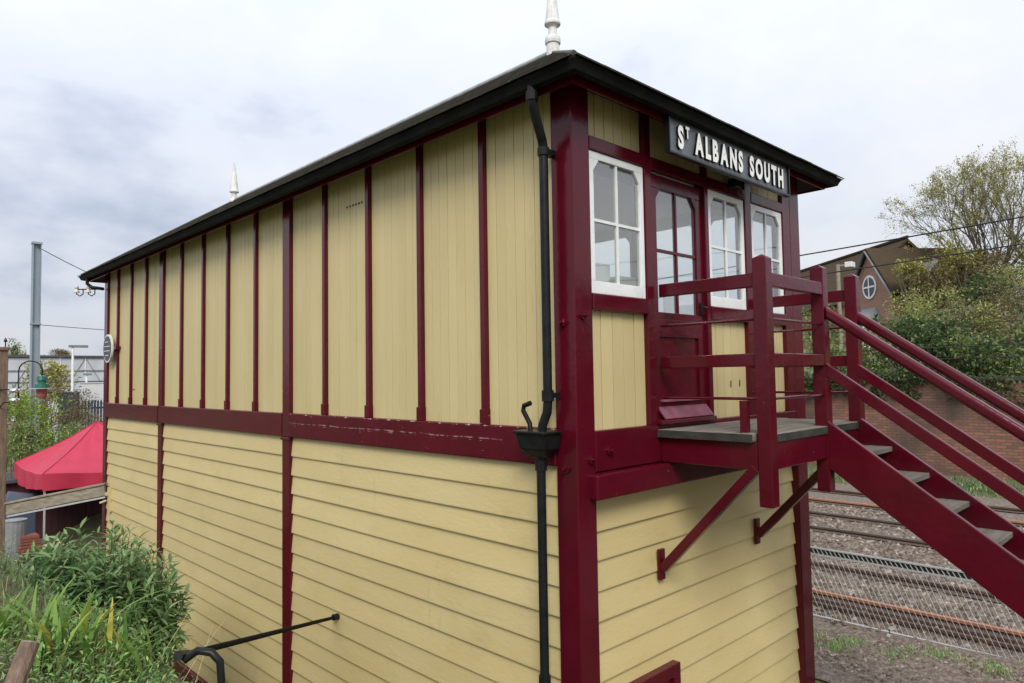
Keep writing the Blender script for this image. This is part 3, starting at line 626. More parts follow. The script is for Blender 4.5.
def oval(ry, rz, x0, x1, c=(12.34, 1.10), n=28): return MB().prism([(x0, c[0]+ry*math.cos(2*math.pi*k/n), c[1]+rz*math.sin(2*math.pi*k/n)) for k in range(n)], (x1-x0, 0, 0))
part(oval(.30, .285, -.085, -.05), 'rim', FINW, pl); part(oval(.265, .25, -.092, -.086), 'face', PLAQ, pl)
for z, w in ((.13, .12), (.04, .20), (-.05, .19), (-.14, .11)): part(MB().box(-.098, -.092, 12.34-w, 12.34+w, 1.10+z-.007, 1.10+z+.007), 'raised_line', FINW, pl)
part(MB().box(-.05, .05, 11.9, 12.6, 1.07, 1.13), 'bracket', MAR, pl)
it = thing('insulator_bracket', 'black iron bracket with two cream insulators at the far eaves corner', 'insulator', (-.28, 13.05, 2.2))
part(MB().tube([(-.02, 12.88, 2.36), (-.20, 13.0, 2.36), (-.46, 13.22, 2.36)], .012, 6), 'arm', BLK, it)
for px_, py_ in ((-.22, 13.02), (-.40, 13.17)):
    part(MB().tube([(px_+.05, py_-.04, 2.36), (px_+.05, py_-.04, 2.26), (px_, py_, 2.22), (px_-.05, py_+.04, 2.26), (px_-.05, py_+.04, 2.32)], .011, 6), 'hook', BLK, it)
    part(MB().lathe([(.05, 0), (.055, .03), (.03, .05), (.03, .09), (.045, .10), (.02, .15)], (px_-.05, py_+.04, 2.29), 10), 'insulator', CERAM, it, smooth=True)

# ------------------------------------------------------------------ landing and stairs
st = thing('landing_stairs', 'maroon timber landing and open staircase with weathered grey treads at the door end', 'staircase', (2.1, -2.5, -3.2))
xA, xB, xC, sP, yF = 1.111, 2.181, 2.893, .112, -.992
for i in range(8):
    y1 = -.004-i*.1235
    part(MB().box(1.06 if i < 7 else xA+sP+.002, 3.05, y1-.1205, y1, -.128+rng.uniform(-.002, .002), -.066+rng.uniform(-.003, .003)), 'deck_plank', DECK, st, .006)
part(MB().box(1.05, 1.0595, -.868, -.004, -.13, -.068), 'deck_edging', DECKE, st)
part(MB().box(xA+sP+.004, 3.05, -.9945, -.9915, -.13, -.070), 'deck_edging', DECKE, st)
def cap_post(x, y, z0, z1, name='post', pointed=True):
    h = z1-.006; z1 = z1+.028
    m = MB(); c = sP/2; b = [(x, y), (x+sP, y), (x+sP, y+sP), (x, y+sP)]
    m.v = [(*p, z0+.02) for p in b]+[(*p, h) for p in b]+[(x+c, y+c, z1), (x+c, y+c, z0)]
    m.f = [(0, 1, 5, 4), (1, 2, 6, 5), (2, 3, 7, 6), (3, 0, 4, 7), (4, 5, 8), (5, 6, 8), (6, 7, 8), (7, 4, 8), (1, 0, 9), (2, 1, 9), (3, 2, 9), (0, 3, 9)]
    return part(m, name, MAR, st, .006)
cap_post(xA-.004, yF-.003, -.645, 1.312); cap_post(xB, yF-.003, -.655, 1.333); cap_post(xC, yF-.025, -.655, 1.318)
for z0, z1 in ((1.083, 1.194), (.458, .561)):
    part(MB().box(xA+.015, xA+.07, yF+sP-.003, -.002, z0, z1), 'side_rail', MAR, st, .008)
    part(MB().box(xA+sP-.004, xB, yF+.002, yF+.055, z0, z1), 'front_rail', MAR, st, .008)
    part(MB().box(xC+.03, xC+.085, yF+.085, -.002, z0, z1), 'side_rail', MAR, st, .008)
for z in (.83, .205):
    part(MB().tube([(xA+.04, yF+.10, z), (xA+.04, -.002, z)], .012, 8), 'rod', MAR, st)
    part(MB().tube([(xA+sP-.01, yF+.03, z), (xB+.01, yF+.03, z)], .012, 8), 'rod', MAR, st)
    part(MB().tube([(xC+.055, yF+.08, z), (xC+.055, -.002, z)], .012, 8), 'rod', MAR, st)
part(MB().box(xA+.015, xA+.075, -.79, -.73, -.066, .19), 'rod_stub', MAR, st, .004)
part(MB().box(xA-.012, xA+.05, yF+sP-.003, -.002, -.345, -.131), 'bearer', MAR, st, .008)
part(MB().box(xA+.11, xB, yF+.01, yF+.07, -.345, -.131), 'front_bearer', MAR, st, .008)
part(MB().box(xB+sP, xC, yF+.01, yF+.07, -.345, -.131), 'front_bearer', MAR, st, .008)
part(MB().box(xC+.06, xC+.12, yF+.09, -.002, -.345, -.131), 'bearer', MAR, st, .008)
for xk in (1.7, 2.35): part(MB().box(xk, xk+.06, yF+.075, -.09, -.33, -.131), 'joist', MAR, st)
for xk in (xA+.0, xC-.04):
    part(MB().beam((xk+.02, .03, -1.27), (xk+.02, yF+.13, -.33), .07, .075, (0, 1, 0)), 'brace', MAR, st, .006)
    part(MB().box(xk-.02, xk+.06, .03, .06, -1.36, -1.10), 'brace_plate', MAR, st, .004)
TAN = .724; RISE, GO = .213, .294
nst = 14; yb = yF-.05
def sl(x, w, z, h, y1, name, m_=MAR, y0=yF, bev=.008):
    """a board running down the slope of the stairs: top edge at height z where it leaves the landing"""
    L = y0-y1; return part(MB().hexa([(x, y0, z-h), (x+w, y0, z-h), (x+w, y1, z-h-L*TAN), (x, y1, z-h-L*TAN), (x, y0, z), (x+w, y0, z), (x+w, y1, z-L*TAN), (x, y1, z-L*TAN)]), name, m_, st, bev)
ye = yF-.05-(3.2-.1)/TAN
for x in (xB, xC):
    sl(x-.003, .05, -.02, .410, ye, 'stringer')
    sl(x-.003, .045, .487, .118, ye, 'middle_handrail')
    sl(x+.005, .102, .99, .112, ye, 'handrail', bev=.03)
for i in range(1, nst+1):
    y1 = -1.279-(i-1)*GO; z1 = -.281-(i-1)*RISE
    part(MB().box(xB+.05, xC, y1-.0, y1+.30, z1-.045, z1), 'tread', DECK, st, .006)
    part(MB().tube([(xC-.012, y1+.2, z1-.10), (xC+.0, y1+.2, z1-.10)], .02, 8).tube([(xB+.05, y1+.18, z1-.10), (xC, y1+.18, z1-.10)], .012, 8), 'tie_rod', GALV, st)
for x in (xB, xC): part(MB().box(x, x+sP, ye-.06, ye+.05, -3.25, -2.0), 'newel_post', MAR, st, .006)

# ------------------------------------------------------------------ railway
RZ = -3.0
def rail(x, name, head, parent, y0=-40, y1=118, z=RZ, h=.16):
    p = [(-.07, -h), (.07, -h), (.07, -h+.015), (.012, -h+.03), (.012, -.045), (.034, -.035), (.034, -.004), (-.034, -.004), (-.034, -.035), (-.012, -.045), (-.012, -h+.03), (-.07, -h+.015)]
    o = part(MB().prism([(x+a, y0, z+b) for a, b in p], (0, y1-y0, 0)), name, IRON, parent)
    part(MB().box(x-.036, x+.036, y0, y1, z-.035, z+.002), 'rail_head', head, o)
    return o
SLM = MB().prism([(-1.3, -.13, -.15), (-1.3, .13, -.15), (-1.3, .10, 0), (-1.3, -.10, 0)], (2.6, 0, 0)).mesh('sleeper', SLEEP)
for xa, xb, h1, h2, lab in ((7.07, 8.70, RHEAD, IRON, 'nearest railway track, its near rail head bright orange with rust, behind the wire fence'),
                            (11.65, 13.25, RSHINE, RSHINE, 'middle railway track with dark rails in brown ballast'),
                            (15.05, 16.75, RHEAD, IRON, 'farthest railway track, beside the grass below the brick wall')):
    t = thing('railway_track', lab, 'track', ((xa+xb)/2, 0, -3.2), 'railway tracks beside the box')
    rail(xa, 'rail', h1, t); rail(xb, 'rail', h2, t)
    for k in range(48):
        put('sleeper', SLM, t, ((xa+xb)/2, -8+k*.68, -3.105+rng.uniform(-.006, .006)))
for x, z, lab in ((6.62, -3.04, 'rusty spare rail lying just behind the wire fence'), (6.80, -3.03, 'rusty spare rail lying between the fence and the nearest track')):
    t = thing('spare_rail', lab, 'rail', (x, 4, -3.2), 'spare rails on the ballast'); rail(x, 'rail', IRON, t, -6, 15, z, .15)
STAIN = mat('rust_stained_ballast', (0.055, 0.037, 0.026), .95, (0.11, 0.075, 0.052), 16, (1, 1, 1), 1.0, 30)
for x in (7.07, 8.70, 11.65, 13.25, 15.05, 16.75):
    m = MB(); n = 120
    for k in range(n+1):
        y = -20+k*.5; a = .17+rng.uniform(0, .07); b = .20+rng.uniform(0, .08); m.v += [(x-a, y, -3.066), (x+b, y, -3.066)]
    m.f = [(2*k, 2*k+1, 2*k+3, 2*k+2) for k in range(n)]
    single(m, 'stained_ballast', STAIN, kind='structure')
# ballast stones that can be told apart close to the fence
def stones(n, x0, x1, y0, y1, zf, s0, s1, name):
    m = MB()
    for _ in range(n):
        x, y = rng.uniform(x0, x1), rng.uniform(y0, y1); s = rng.uniform(s0, s1)
        if any(abs(x-q-.05) < .17+rng.uniform(0, .06) for q in (7.07, 8.70, 11.65, 13.25)): continue
        c = Vector((x, y, zf(x, y)+s*.2)); a = rng.uniform(0, 6.28); ca, sa = math.cos(a), math.sin(a)
        pts = [(1, 0, .1), (.2, .9, -.1), (-.9, .3, .15), (-.3, -.8, 0), (.1, .05, .75), (0, 0, -.6)]
        vs = []
        for px_, py_, pz_ in pts:
            px_ *= rng.uniform(.7, 1.3); py_ *= rng.uniform(.6, 1.1); pz_ *= rng.uniform(.7, 1.2)
            vs.append(c+Vector((px_*ca-py_*sa, px_*sa+py_*ca, pz_))*s)
        m.add(vs, [(0, 1, 4), (1, 2, 4), (2, 3, 4), (3, 0, 4), (1, 0, 5), (2, 1, 5), (3, 2, 5), (0, 3, 5)])
    return single(m, name, STONE, 'loose brown and grey ballast stones strewn along the tracks' if 'gravel' not in name else 'grey gravel and stones between the box and the wire fence', 'ballast' if 'gravel' not in name else 'gravel', kind='stuff')
bz = lambda x, y: -3.196+.10*min(1, max(0, x-6.2)/.5)
stones(19000, 6.25, 14.8, -4.5, 7.5, bz, .024, .06, 'ballast_stones')
stones(6500, 4.6, 6.4, -3.0, 2.6, lambda x, y: gz(x, y), .015, .04, 'gravel_stones')
# wire mesh fence
fx, fz0, fz1 = 6.36, -3.19, -2.17
fn = thing('wire_fence', 'low galvanised wire mesh fence with a laddered top strip between the box and the tracks', 'fence', (fx, 1.5, -3.2))
m = MB(); s = .072; hh = fz1-.09-fz0
k = -7.0
while k < 9.0:
    m.tube([(fx, k, fz0), (fx, k+hh*.42, fz1-.09)], .0027, 3, False); m.tube([(fx+.004, k+hh*.42, fz0), (fx+.004, k, fz1-.09)], .0009, 3, False); k += s
part(m, 'mesh', GALV, fn, kind='stuff')
for z in (fz1, fz1-.095): part(MB().box(fx-.012, fx+.012, -7, 9.5, z-.011, z+.011), 'top_rail', GALV, fn)
part(MB().box(fx+.013, fx+.017, -7, 9.5, fz1-.086, fz1-.009), 'backing_strip', WIRE, fn)
m = MB(); k = -7.0
while k < 9.4: m.beam((fx, k, fz1-.086), (fx, k+.045, fz1-.009), .006, .012); k += .062
part(m, 'ladder_bars', GALV, fn, kind='stuff')
part(MB().tube([(fx, -7, fz0+.03), (fx, -2, fz0+.05), (fx, 3, fz0+.03), (fx, 9.5, fz0+.04)], .016, 6), 'bottom_wire', GALV, fn)
for y in (-5.2, -1.75, 1.86, 5.3, 8.8): part(MB().tube([(fx-.03, y, -3.3), (fx-.03, y, fz1+.03)], .016, 8), 'post', GALV, fn)
# brick retaining wall beyond the tracks
rw = thing('retaining_wall', 'sooty red brick retaining wall along the far side of the tracks', 'wall', (23.7, 10, -3.3))
part(MB().box(23.5, 24.0, -40, 90, -3.4, .02), 'brickwork', BRW, rw)
for k in range(9): part(MB().box(23.38, 23.5, -36+k*9, -35.3+k*9, -3.4, -.2), 'pier', BRW, rw)
part(MB().box(23.42, 24.05, -40, 90, .02, .14), 'coping', mat('sooty_stone_coping', (.07, .062, .05), .9, (.045, .042, .034), 3), rw)

# ------------------------------------------------------------------ foliage helpers
def leaf_pts(L, w, fold=.25, droop=.2, n=3):
    """a lance-shaped leaf along +x: two strips folded along the midrib"""
    V = [(0, 0, 0)]; Fs = []
    prof = [(.25, .8), (.55, 1.0), (.8, .6)] if n == 3 else [(.45, 1.0)]
    for t, q in prof:
        z = -droop*L*t*t
        V += [(L*t, w*q/2, z+fold*w*q/2), (L*t, 0, z), (L*t, -w*q/2, z+fold*w*q/2)]
    V.append((L, 0, -droop*L)); k = len(prof)
    Fs += [(0, 2, 1), (0, 3, 2)]
    for i in range(k-1):
        a = 1+3*i; b = a+3; Fs += [(a, a+1, b+1, b), (a+1, a+2, b+2, b+1)]
    a = 1+3*(k-1); e_ = len(V)-1; Fs += [(a, a+1, e_), (a+1, a+2, e_)]
    return V, Fs
def frame(d, roll=0.0):
    d = Vector(d).normalized(); s_ = d.cross(Vector((0, 0, 1))); s_ = s_.normalized() if s_.length > 1e-4 else Vector((0, 1, 0)); s_.negate(); n_ = d.cross(s_)
    M_ = Matrix((d, s_, n_)).transposed(); return M_ @ Matrix.Rotation(roll, 3, 'X')
def rdir(up_=0.0):
    while True:
        v = Vector((rng.uniform(-1, 1), rng.uniform(-1, 1), rng.uniform(-1, 1)))
        if .05 < v.length < 1: v.normalize(); v.z += up_; return v.normalized()
LQ = leaf_pts(1, .5, .3, .15, 1)
def put_leaf(m, c, d, L, ratio=1.0):
    M_ = frame(d, rng.uniform(-.9, .9)); c = Vector(c)
    m.add([c+M_ @ Vector((x*L, y*L*ratio, z*L)) for x, y, z in LQ[0]], LQ[1])
def blob_leaves(m, c, rx, ry, rz, n, L, lumps=9, ratio=1.0, spiky=0.0):
    """leaves spread through a lumpy crown: denser towards the outside of each lump, with gaps between lumps"""
    c = Vector(c); ls = []
    for _ in range(lumps):
        d = rdir(.25); q = rng.uniform(.35, .80); ls.append((Vector((d.x*rx*q, d.y*ry*q, d.z*rz*q)), rng.uniform(.24, .48)))
    for _ in range(n):
        o, s_ = ls[rng.randrange(lumps)]; d = rdir(.1); q = rng.random()**.42
        p = c+o+Vector((d.x*rx, d.y*ry, d.z*rz))*s_*q
        put_leaf(m, p, (d+rdir()*.9+Vector((0, 0, spiky))), L*rng.uniform(.6, 1.35), ratio)
def shrub(c, r, rz, n, L, m_, label, group, twigs=8, spiky=0.0, name='shrub', cat='shrub', ratio=1.0):
    g = gz(c[0], c[1]); t = thing(name, label, cat, (c[0], c[1], g), group)
    m = MB(); blob_leaves(m, c, r, r, rz, n, L, lumps=14, spiky=spiky, ratio=ratio); part(m, 'foliage', m_, t, kind='stuff')
    m = MB()
    for _ in range(twigs):
        d = rdir(.5); e_ = Vector(c)+Vector((d.x*r, d.y*r, abs(d.z)*rz))*.8; b = Vector((c[0]+rng.uniform(-.15, .15), c[1]+rng.uniform(-.15, .15), g-.05)); mid = b.lerp(e_, .5)+rdir()*.12
        m.tube([b, mid, e_], [.035, .022, .008], 5)
    part(m, 'stems', BARK, t, kind='stuff')
    return t
def grow(mw, ml, p, d, L, r, lev, maxlev, leafL, leafn, lift=.12, split=(2, 4), spread=.55):
    """a limb of a tree with its boughs; leaves only on the outer twigs"""
    pts = [p]; q = p; n = 3 if lev < maxlev else 2; dd = d
    for i in range(n):
        dd = (dd+rdir()*.16+Vector((0, 0, lift))).normalized(); q = q+dd*(L/n); pts.append(q)
    mw.tube(pts, [r*(1-.5*i/n) for i in range(n+1)], 5 if lev < 2 else 3, False)
    if lev >= maxlev-1:
        for _ in range(leafn):
            b = pts[rng.randrange(1, len(pts))]; put_leaf(ml, b+rdir()*leafL*1.1, rdir(.3), leafL*rng.uniform(.6, 1.3))
    if lev < maxlev:
        for i in range(rng.randint(*split)+(1 if lev == 0 else 0)):
            b = pts[-1] if i < 2 else pts[rng.randrange(1, len(pts))]
            nd = (dd+rdir()*spread).normalized(); grow(mw, ml, b, nd, L*rng.uniform(.55, .8), r*.58, lev+1, maxlev, leafL, leafn, lift, split, spread)

# ------------------------------------------------------------------ bank, trees and house beyond the tracks
def at(px, py, d): return CAM+(fw+rt*((px-512)/701.28)-up*((py-341.5)/701.28))*d
G = 'shrubs on the bank beyond the tracks'
spec = [(812, 345, 30, 1.9, 1.7, LMID, 'mid green shrub above the wall, seen just past the box corner post'),
 (838, 362, 27.5, 1.3, 1.2, LMID, 'leafy green shrub on the wall top, seen between the stair posts'),
 (874, 358, 27.0, 1.4, 1.2, LMID, 'pale-tipped shrub on the wall top, below the bay window'),
 (905, 342, 27.2, 1.6, 1.5, LIVY, 'dark evergreen shrub on the wall top, left end of the thicket'),
 (938, 350, 26.4, 1.7, 1.6, LIVY, 'dark ivy mass spilling on the wall top in mid thicket'),
 (966, 362, 25.8, 1.7, 1.6, LMID, 'speckled green shrub low on the wall top'),
 (994, 374, 25.2, 1.7, 1.7, LIVY, 'dark ivy hanging over the wall above the handrail'),
 (1022, 386, 24.8, 1.7, 1.8, LMID, 'green shrub hanging over the wall at the picture edge'),
 (922, 332, 30, 1.4, 1.4, LYEL, 'yellow-green shrub on the bank beside the bay window'),
 (932, 316, 31, 2.0, 1.6, LYEL, 'broad pale yellow-green shrub in mid bank'),
 (966, 338, 29, 1.9, 1.7, LOLI, 'brownish shrub behind the ivy in mid bank'),
 (995, 342, 28, 1.8, 1.7, LYEL, 'pale flowering shrub above the handrail'),
 (1018, 322, 29, 2.0, 1.9, LOLI, 'tall brownish shrub on the bank near the picture edge'),
 (987, 306, 33, 1.7, 1.5, LIVY, 'dark green rounded shrub high on the bank'),
 (1022, 296, 34, 2.2, 1.8, LYEL, 'pale shrub high on the bank near the picture edge'),
 (1046, 360, 27, 2.2, 2.2, LMID, 'green shrub on the bank mostly outside the picture'),
 (912, 274, 41, 1.2, 1.0, LTREE, 'small yellow-green bush against the house roof'),
 (930, 294, 40, 1.9, 1.7, LOLI, 'olive brown shrub beside the round-windowed gable'),
 (944, 270, 42, 2.4, 2.1, LTREE, 'olive yellow shrub under the big tree'),
 (962, 280, 40, 2.6, 2.2, LOLI, 'brown twiggy shrub under the middle of the big tree'),
 (1000, 276, 41, 2.8, 2.2, LOLI, 'brown twiggy shrub under the right of the big tree'),
 (1030, 272, 41, 2.6, 2.2, LTREE, 'olive yellow shrub at the picture edge below the big tree')]
for px_, py_, d_, r_, rz_, m_, lab in spec:
    c = at(px_, py_, d_); shrub(c, r_, rz_, int(1500*r_), (.175 if m_ is LIVY else .15 if m_ is LMID else .12) if d_ < 36 else .16, m_, lab, G)
# ivy and brambles hanging down the face of the wall
IV = ('ivy curtain on the brick wall beyond the picture edge', 'ivy hanging on the brick wall at the picture edge', 'ivy just inside the picture edge on the brick wall', 'ivy below the pale shrub on the brick wall', 'third ivy patch from the picture edge', 'ivy trailing over the brick wall in mid run', 'ivy patch on the wall right of the stair posts', 'ivy patch on the wall just behind the stair posts', 'ivy patch on the wall between the stair posts', 'ivy patch on the wall seen past the box corner')
for k, lab in enumerate(IV):
    y = -.2+k*1.15; z = -.05-.28*max(0, 4-k)*.6; r_ = .75+.3*((k*7) % 3)/2
    t = thing('ivy', lab, 'ivy', (23.4, y, z), 'ivy on the brick wall'); m = MB(); blob_leaves(m, (23.4, y, z), .3, r_, r_*.75, 900, .12, 10); part(m, 'foliage', LIVY, t, kind='stuff')
# the big budding tree and its neighbour
def fan_tree(base, H, nl, leafn, label, seed, leafL=.115, wide=.9):
    global rng
    keep = rng; rng = random.Random(seed)
    t = thing('budding_tree', label, 'tree', base, 'trees beyond the tracks'); mw = MB(); ml = MB(); b = Vector(base)
    tr = MB().tube([b-Vector((0, 0, .5)), b+Vector((.05, 0, H*.07)), b+Vector((0, .1, H*.14))], [.34, .3, .26], 8)
    for i in range(nl):
        a = 2*math.pi*i/nl+rng.uniform(-.3, .3); e_ = rng.uniform(.25, .95)*wide
        d = Vector((math.cos(a)*math.sin(e_), math.sin(a)*math.sin(e_), math.cos(e_)))
        grow(mw, ml, b+Vector((0, 0, H*rng.uniform(.04, .14))), d, H*.34, .085, 0, 5, leafL, leafn, .045, (2, 3), .46)
    part(tr, 'trunk', BARK, t, smooth=True); part(mw, 'boughs', BARK, t, kind='stuff'); part(ml, 'crown', LTREE, t, kind='stuff')
    rng = keep
p = at(992, 292, 42); fan_tree((p.x, p.y, gz(p.x, p.y)), 8.7, 15, 7, 'large spreading tree with opening yellow-green leaves above the bank', 5)
p = at(1048, 285, 44); fan_tree((p.x, p.y, gz(p.x, p.y)), 9.6, 7, 1, 'barer tall tree cut by the picture edge', 11, wide=.7)
p = at(800, 270, 75); fan_tree((p.x, p.y, gz(p.x, p.y)), 7.4, 7, 2, 'small distant tree just beside the box, over the house roof', 21, wide=.6)

# house with a round window
hs = thing('brick_house', 'brick house with a mossy brown roof and a round white window in its gable', 'house', (47, 14, 2))
O = at(905, 240, 50); O.z = 0
av = Vector((.654, .757, 0)).normalized(); bv = Vector((.757, -.654, 0)).normalized()
ZG = 1.0; ZEV, ZRD = 5.6, 9.75
def hp(a, b, z): return O+av*a+bv*b+Vector((0, 0, z))
m = MB(); m.prism([hp(0, -4.5, ZG), hp(0, 4.5, ZG), hp(0, 4.5, ZEV), hp(0, 0, ZRD-.12), hp(0, -4.5, ZEV)], av*26); part(m, 'main_wall', BRH, hs)
def slab(name, q, th, m_):
    n_ = (q[1]-q[0]).cross(q[3]-q[0]).normalized()*th; part(MB().hexa([v for v in q]+[v+n_ for v in q]), name, m_, hs)
slab('roof_slope', [hp(-.3, -5.0, ZEV-.45), hp(-.3, 0, ZRD), hp(26.3, 0, ZRD), hp(26.3, -5.0, ZEV-.45)], -.15, TILE)
slab('roof_slope', [hp(-.3, 0, ZRD), hp(-.3, 5.0, ZEV-.45), hp(26.3, 5.0, ZEV-.45), hp(26.3, 0, ZRD)], -.15, TILE)
part(MB().tube([hp(-.3, 0, ZRD+.1), hp(26.3, 0, ZRD+.1)], .12, 6), 'ridge_tiles', TILE, hs)
# projecting gable
gc = at(869, 262, 45); ga = (gc-O).dot(av); gb = (gc-O).dot(bv); ZA = 8.05; gw = 2.35; ze = 5.3
m = MB(); m.prism([hp(ga-gw, gb, ZG), hp(ga-gw, gb, ze), hp(ga, gb, ZA), hp(ga+gw, gb, ze), hp(ga+gw, gb, ZG)], bv*6.0); part(m, 'gable_wall', BRH, hs)
for s_ in (-1, 1):
    q = [hp(ga, gb-.25, ZA+.12), hp(ga, gb+6, ZA+.12), hp(ga+s_*(gw+.4), gb+6, ze-.35), hp(ga+s_*(gw+.4), gb-.25, ze-.35)]
    slab('gable_roof', q, .12*s_, TILE)
    part(MB().beam(hp(ga, gb-.27, ZA+.02), hp(ga+s_*(gw+.4), gb-.27, ze-.45), .05, .16, bv), 'bargeboard', GREYR, hs)
wc = hp(ga, gb-.02, 5.75); n = 24; rr = .62
def circ(r_, o_): return [wc+av*r_*math.cos(2*math.pi*k/n)+Vector((0, 0, r_*math.sin(2*math.pi*k/n)))-bv*o_ for k in range(n)]
o = part(MB().prism(circ(rr+.14, .0), -bv*.05), 'round_window', WHI, hs)
part(MB().prism(circ(rr, .052), -bv*.01), 'pane', PANEG, o)
part(MB().beam(wc-av*rr-bv*.075, wc+av*rr-bv*.075, .03, .10), 'glazing_bar', WHI, o); part(MB().beam(wc-Vector((0, 0, rr))-bv*.077, wc+Vector((0, 0, rr))-bv*.077, .10, .03, bv), 'glazing_bar', WHI, o)
# bay window with a grey roof below
b0 = gb-.9; bz0, bz1 = 2.6, 3.55
m = MB(); m.prism([hp(ga-1.0, gb, bz1), hp(ga-.7, b0-.1, bz1), hp(ga+1.6, b0-.1, bz1), hp(ga+1.9, gb, bz1)], Vector((0, 0, .05)))
m.add([hp(ga-1.1, gb-.01, bz1+.05), hp(ga-.8, b0-.2, bz1+.05), hp(ga+1.7, b0-.2, bz1+.05), hp(ga+2.0, gb-.01, bz1+.05), hp(ga-.6, gb-.01, bz1+.85), hp(ga+1.5, gb-.01, bz1+.85)], [(0, 1, 4), (1, 2, 5, 4), (2, 3, 5), (3, 2, 1, 0)])
part(m, 'bay_roof', GREYR, hs)
part(MB().prism([hp(ga-.9, gb, ZG), hp(ga-.6, b0, ZG), hp(ga+1.5, b0, ZG), hp(ga+1.8, gb, ZG)], Vector((0, 0, bz1-ZG))), 'bay_wall', WHI, hs)
for k in range(3):
    a0 = ga-.5+k*.68
    o = part(MB().prism([hp(a0, b0-.01, bz0), hp(a0+.6, b0-.01, bz0), hp(a0+.6, b0-.01, bz1-.1), hp(a0, b0-.01, bz1-.1)], -bv*.01), 'bay_pane', PANEG, hs)
# dormer-like grey flank beside the gable
slab('side_roof', [hp(ga-gw-1.9, gb+.8, 5.9), hp(ga-gw+.1, gb+.8, 5.9), hp(ga-gw+.1, gb+1.6, 6.8), hp(ga-gw-1.9, gb+1.6, 6.8)], .1, GREYR)

# pale lamp post beyond the stairs, overhead wires
lp = thing('lamp_post', 'pale post with a small floodlight beyond the stairs', 'lamp post', (26.0, 7.9, -.2))
part(MB().tube([(26.0, 7.9, -.3), (26.0, 7.9, 4.85)], .08, 8), 'pole', OLDW, lp); part(MB().beam((26.0, 7.9, 4.8), (26.3, 7.6, 4.85), .06, .06), 'arm', OLDW, lp)
part(MB().box(26.15, 26.55, 7.4, 7.7, 4.72, 4.95), 'lamp_head', FINW, lp, .03)
def sagwire(p, q, sag, r_, lab, ext=0.0, name='overhead_wire'):
    p = Vector(p); q = Vector(q); d = q-p; a = p-d*ext; b = q+d*ext; pts = []
    for k in range(25):
        t = k/24; pts.append(a.lerp(b, t)+Vector((0, 0, -sag*4*t*(1-t))))
    return single(MB().tube(pts, r_, 5), name, WIRE, lab, 'wire', 'overhead line wires')
sagwire((11.3, -18, 4.05), (11.3, 44, 2.9), .75, .015, 'upper thick overhead wire crossing below the big tree')
sagwire((11.3, -18, 3.55), (11.3, 44, 2.45), .75, .014, 'lower thick overhead wire crossing the round window gable')
sagwire((15.6, -18, 1.25), (15.6, 44, 1.0), .25, .012, 'thin wire in front of the middle of the bank shrubs')
sagwire((15.6, -18, .95), (15.6, 44, .75), .25, .010, 'thin wire low in front of the bank shrubs')
sagwire((16.2, -18, 1.9), (16.2, 44, 1.55), .3, .009, 'thinnest wire in front of the upper bank shrubs')

# ------------------------------------------------------------------ beyond the far end of the box
mt = thing('overhead_line_mast', 'tall grey steel mast standing behind the gazebo against the sky', 'mast', (1.3, 27.4, -3.7))
part(MB().box(1.16, 1.19, 27.28, 27.52, -3.7, 5.6).box(1.41, 1.44, 27.28, 27.52, -3.7, 5.6).box(1.19, 1.41, 27.385, 27.415, -3.7, 5.6), 'column', MASTM, mt)
part(MB().box(1.14, 1.46, 27.26, 27.54, 5.6, 5.68), 'cap', MASTM, mt)
part(MB().box(1.14, 1.46, 27.26, 27.54, 2.60, 2.65), 'clamp_band', MASTM, mt)
sagwire((1.3, 27.3, 5.5), (5.2, 27.5, 3.9), .12, .014, 'dark stay wire running down from the mast top behind the roof')
sagwire((1.3, 27.3, 2.6), (9.0, 27.5, 2.35), .05, .012, 'level wire from the middle of the mast to behind the box')
fb = thing('footbridge', 'long pale grey panelled station footbridge in the distance', 'footbridge', (12, 78.5, -3))
for k in range(22):
    x0 = -12+k*2.2
    part(MB().box(x0+.06, x0+2.14, 78.0, 78.06, -.9, 2.95), 'panel', FBG, fb)
    part(MB().box(x0-.06, x0+.06, 77.95, 78.1, -1.2, 3.0), 'mullion', FINW, fb)
for k in range(22):
    x0 = -12+k*2.2; part(MB().beam((x0+.05, 77.96, -.85 if k % 2 else 2.9), (x0+2.15, 77.96, 2.9 if k % 2 else -.85), .04, .06, (0, 1, 0)), 'brace', GREYR, fb)
part(MB().box(-12.2, 36.6, 77.9, 77.97, .55, .62), 'handrail', FBD, fb)
part(MB().box(-12.2, 36.6, 77.8, 80.6, 3.0, 3.2), 'roof', FBD, fb); part(MB().box(-12.2, 36.6, 77.93, 78.0, 1.6, 1.75), 'transom', GREYR, fb)
part(MB().box(-12.2, 36.6, 78.0, 80.4, -1.5, -.95), 'deck', FBD, fb); part(MB().box(-12.2, 36.6, 80.2, 80.26, -.9, 2.95), 'rear_panels', FBG, fb)
for x in (-6, 2, 8.5, 12, 15, 22, 30): part(MB().box(x-.15, x+.15, 78.2, 78.5, -3.7, -1.5), 'column', FINW, fb)
def street_lamp(x, y, z0, z1, lab, arm=.75):
    t = thing('platform_lamp', lab, 'lamp post', (x, y, z0), 'white platform lamps')
    part(MB().tube([(x, y, z0), (x, y, z1)], [.09, .06], 8), 'pole', WHI, t); part(MB().box(x-.2, x+arm, y-.1, y+.1, z1, z1+.14), 'lamp_head', GREYR, t, .02)
street_lamp(5.75, 42.6, -3.4, 2.45, 'tall white platform lamp with a flat grey head')
street_lamp(8.6, 52, -3.4, .95, 'short white platform lamp behind the tall one', .3)
street_lamp(6.9, 60, -3.4, .9, 'short white post left of the tall platform lamp', .15)
street_lamp(4.2, 62, -3.4, .7, 'short white post near the mast', .15)
pf = thing('palisade_fence', 'dark blue steel palisade fence past the far end of the box', 'fence', (7.2, 40, -3.5))
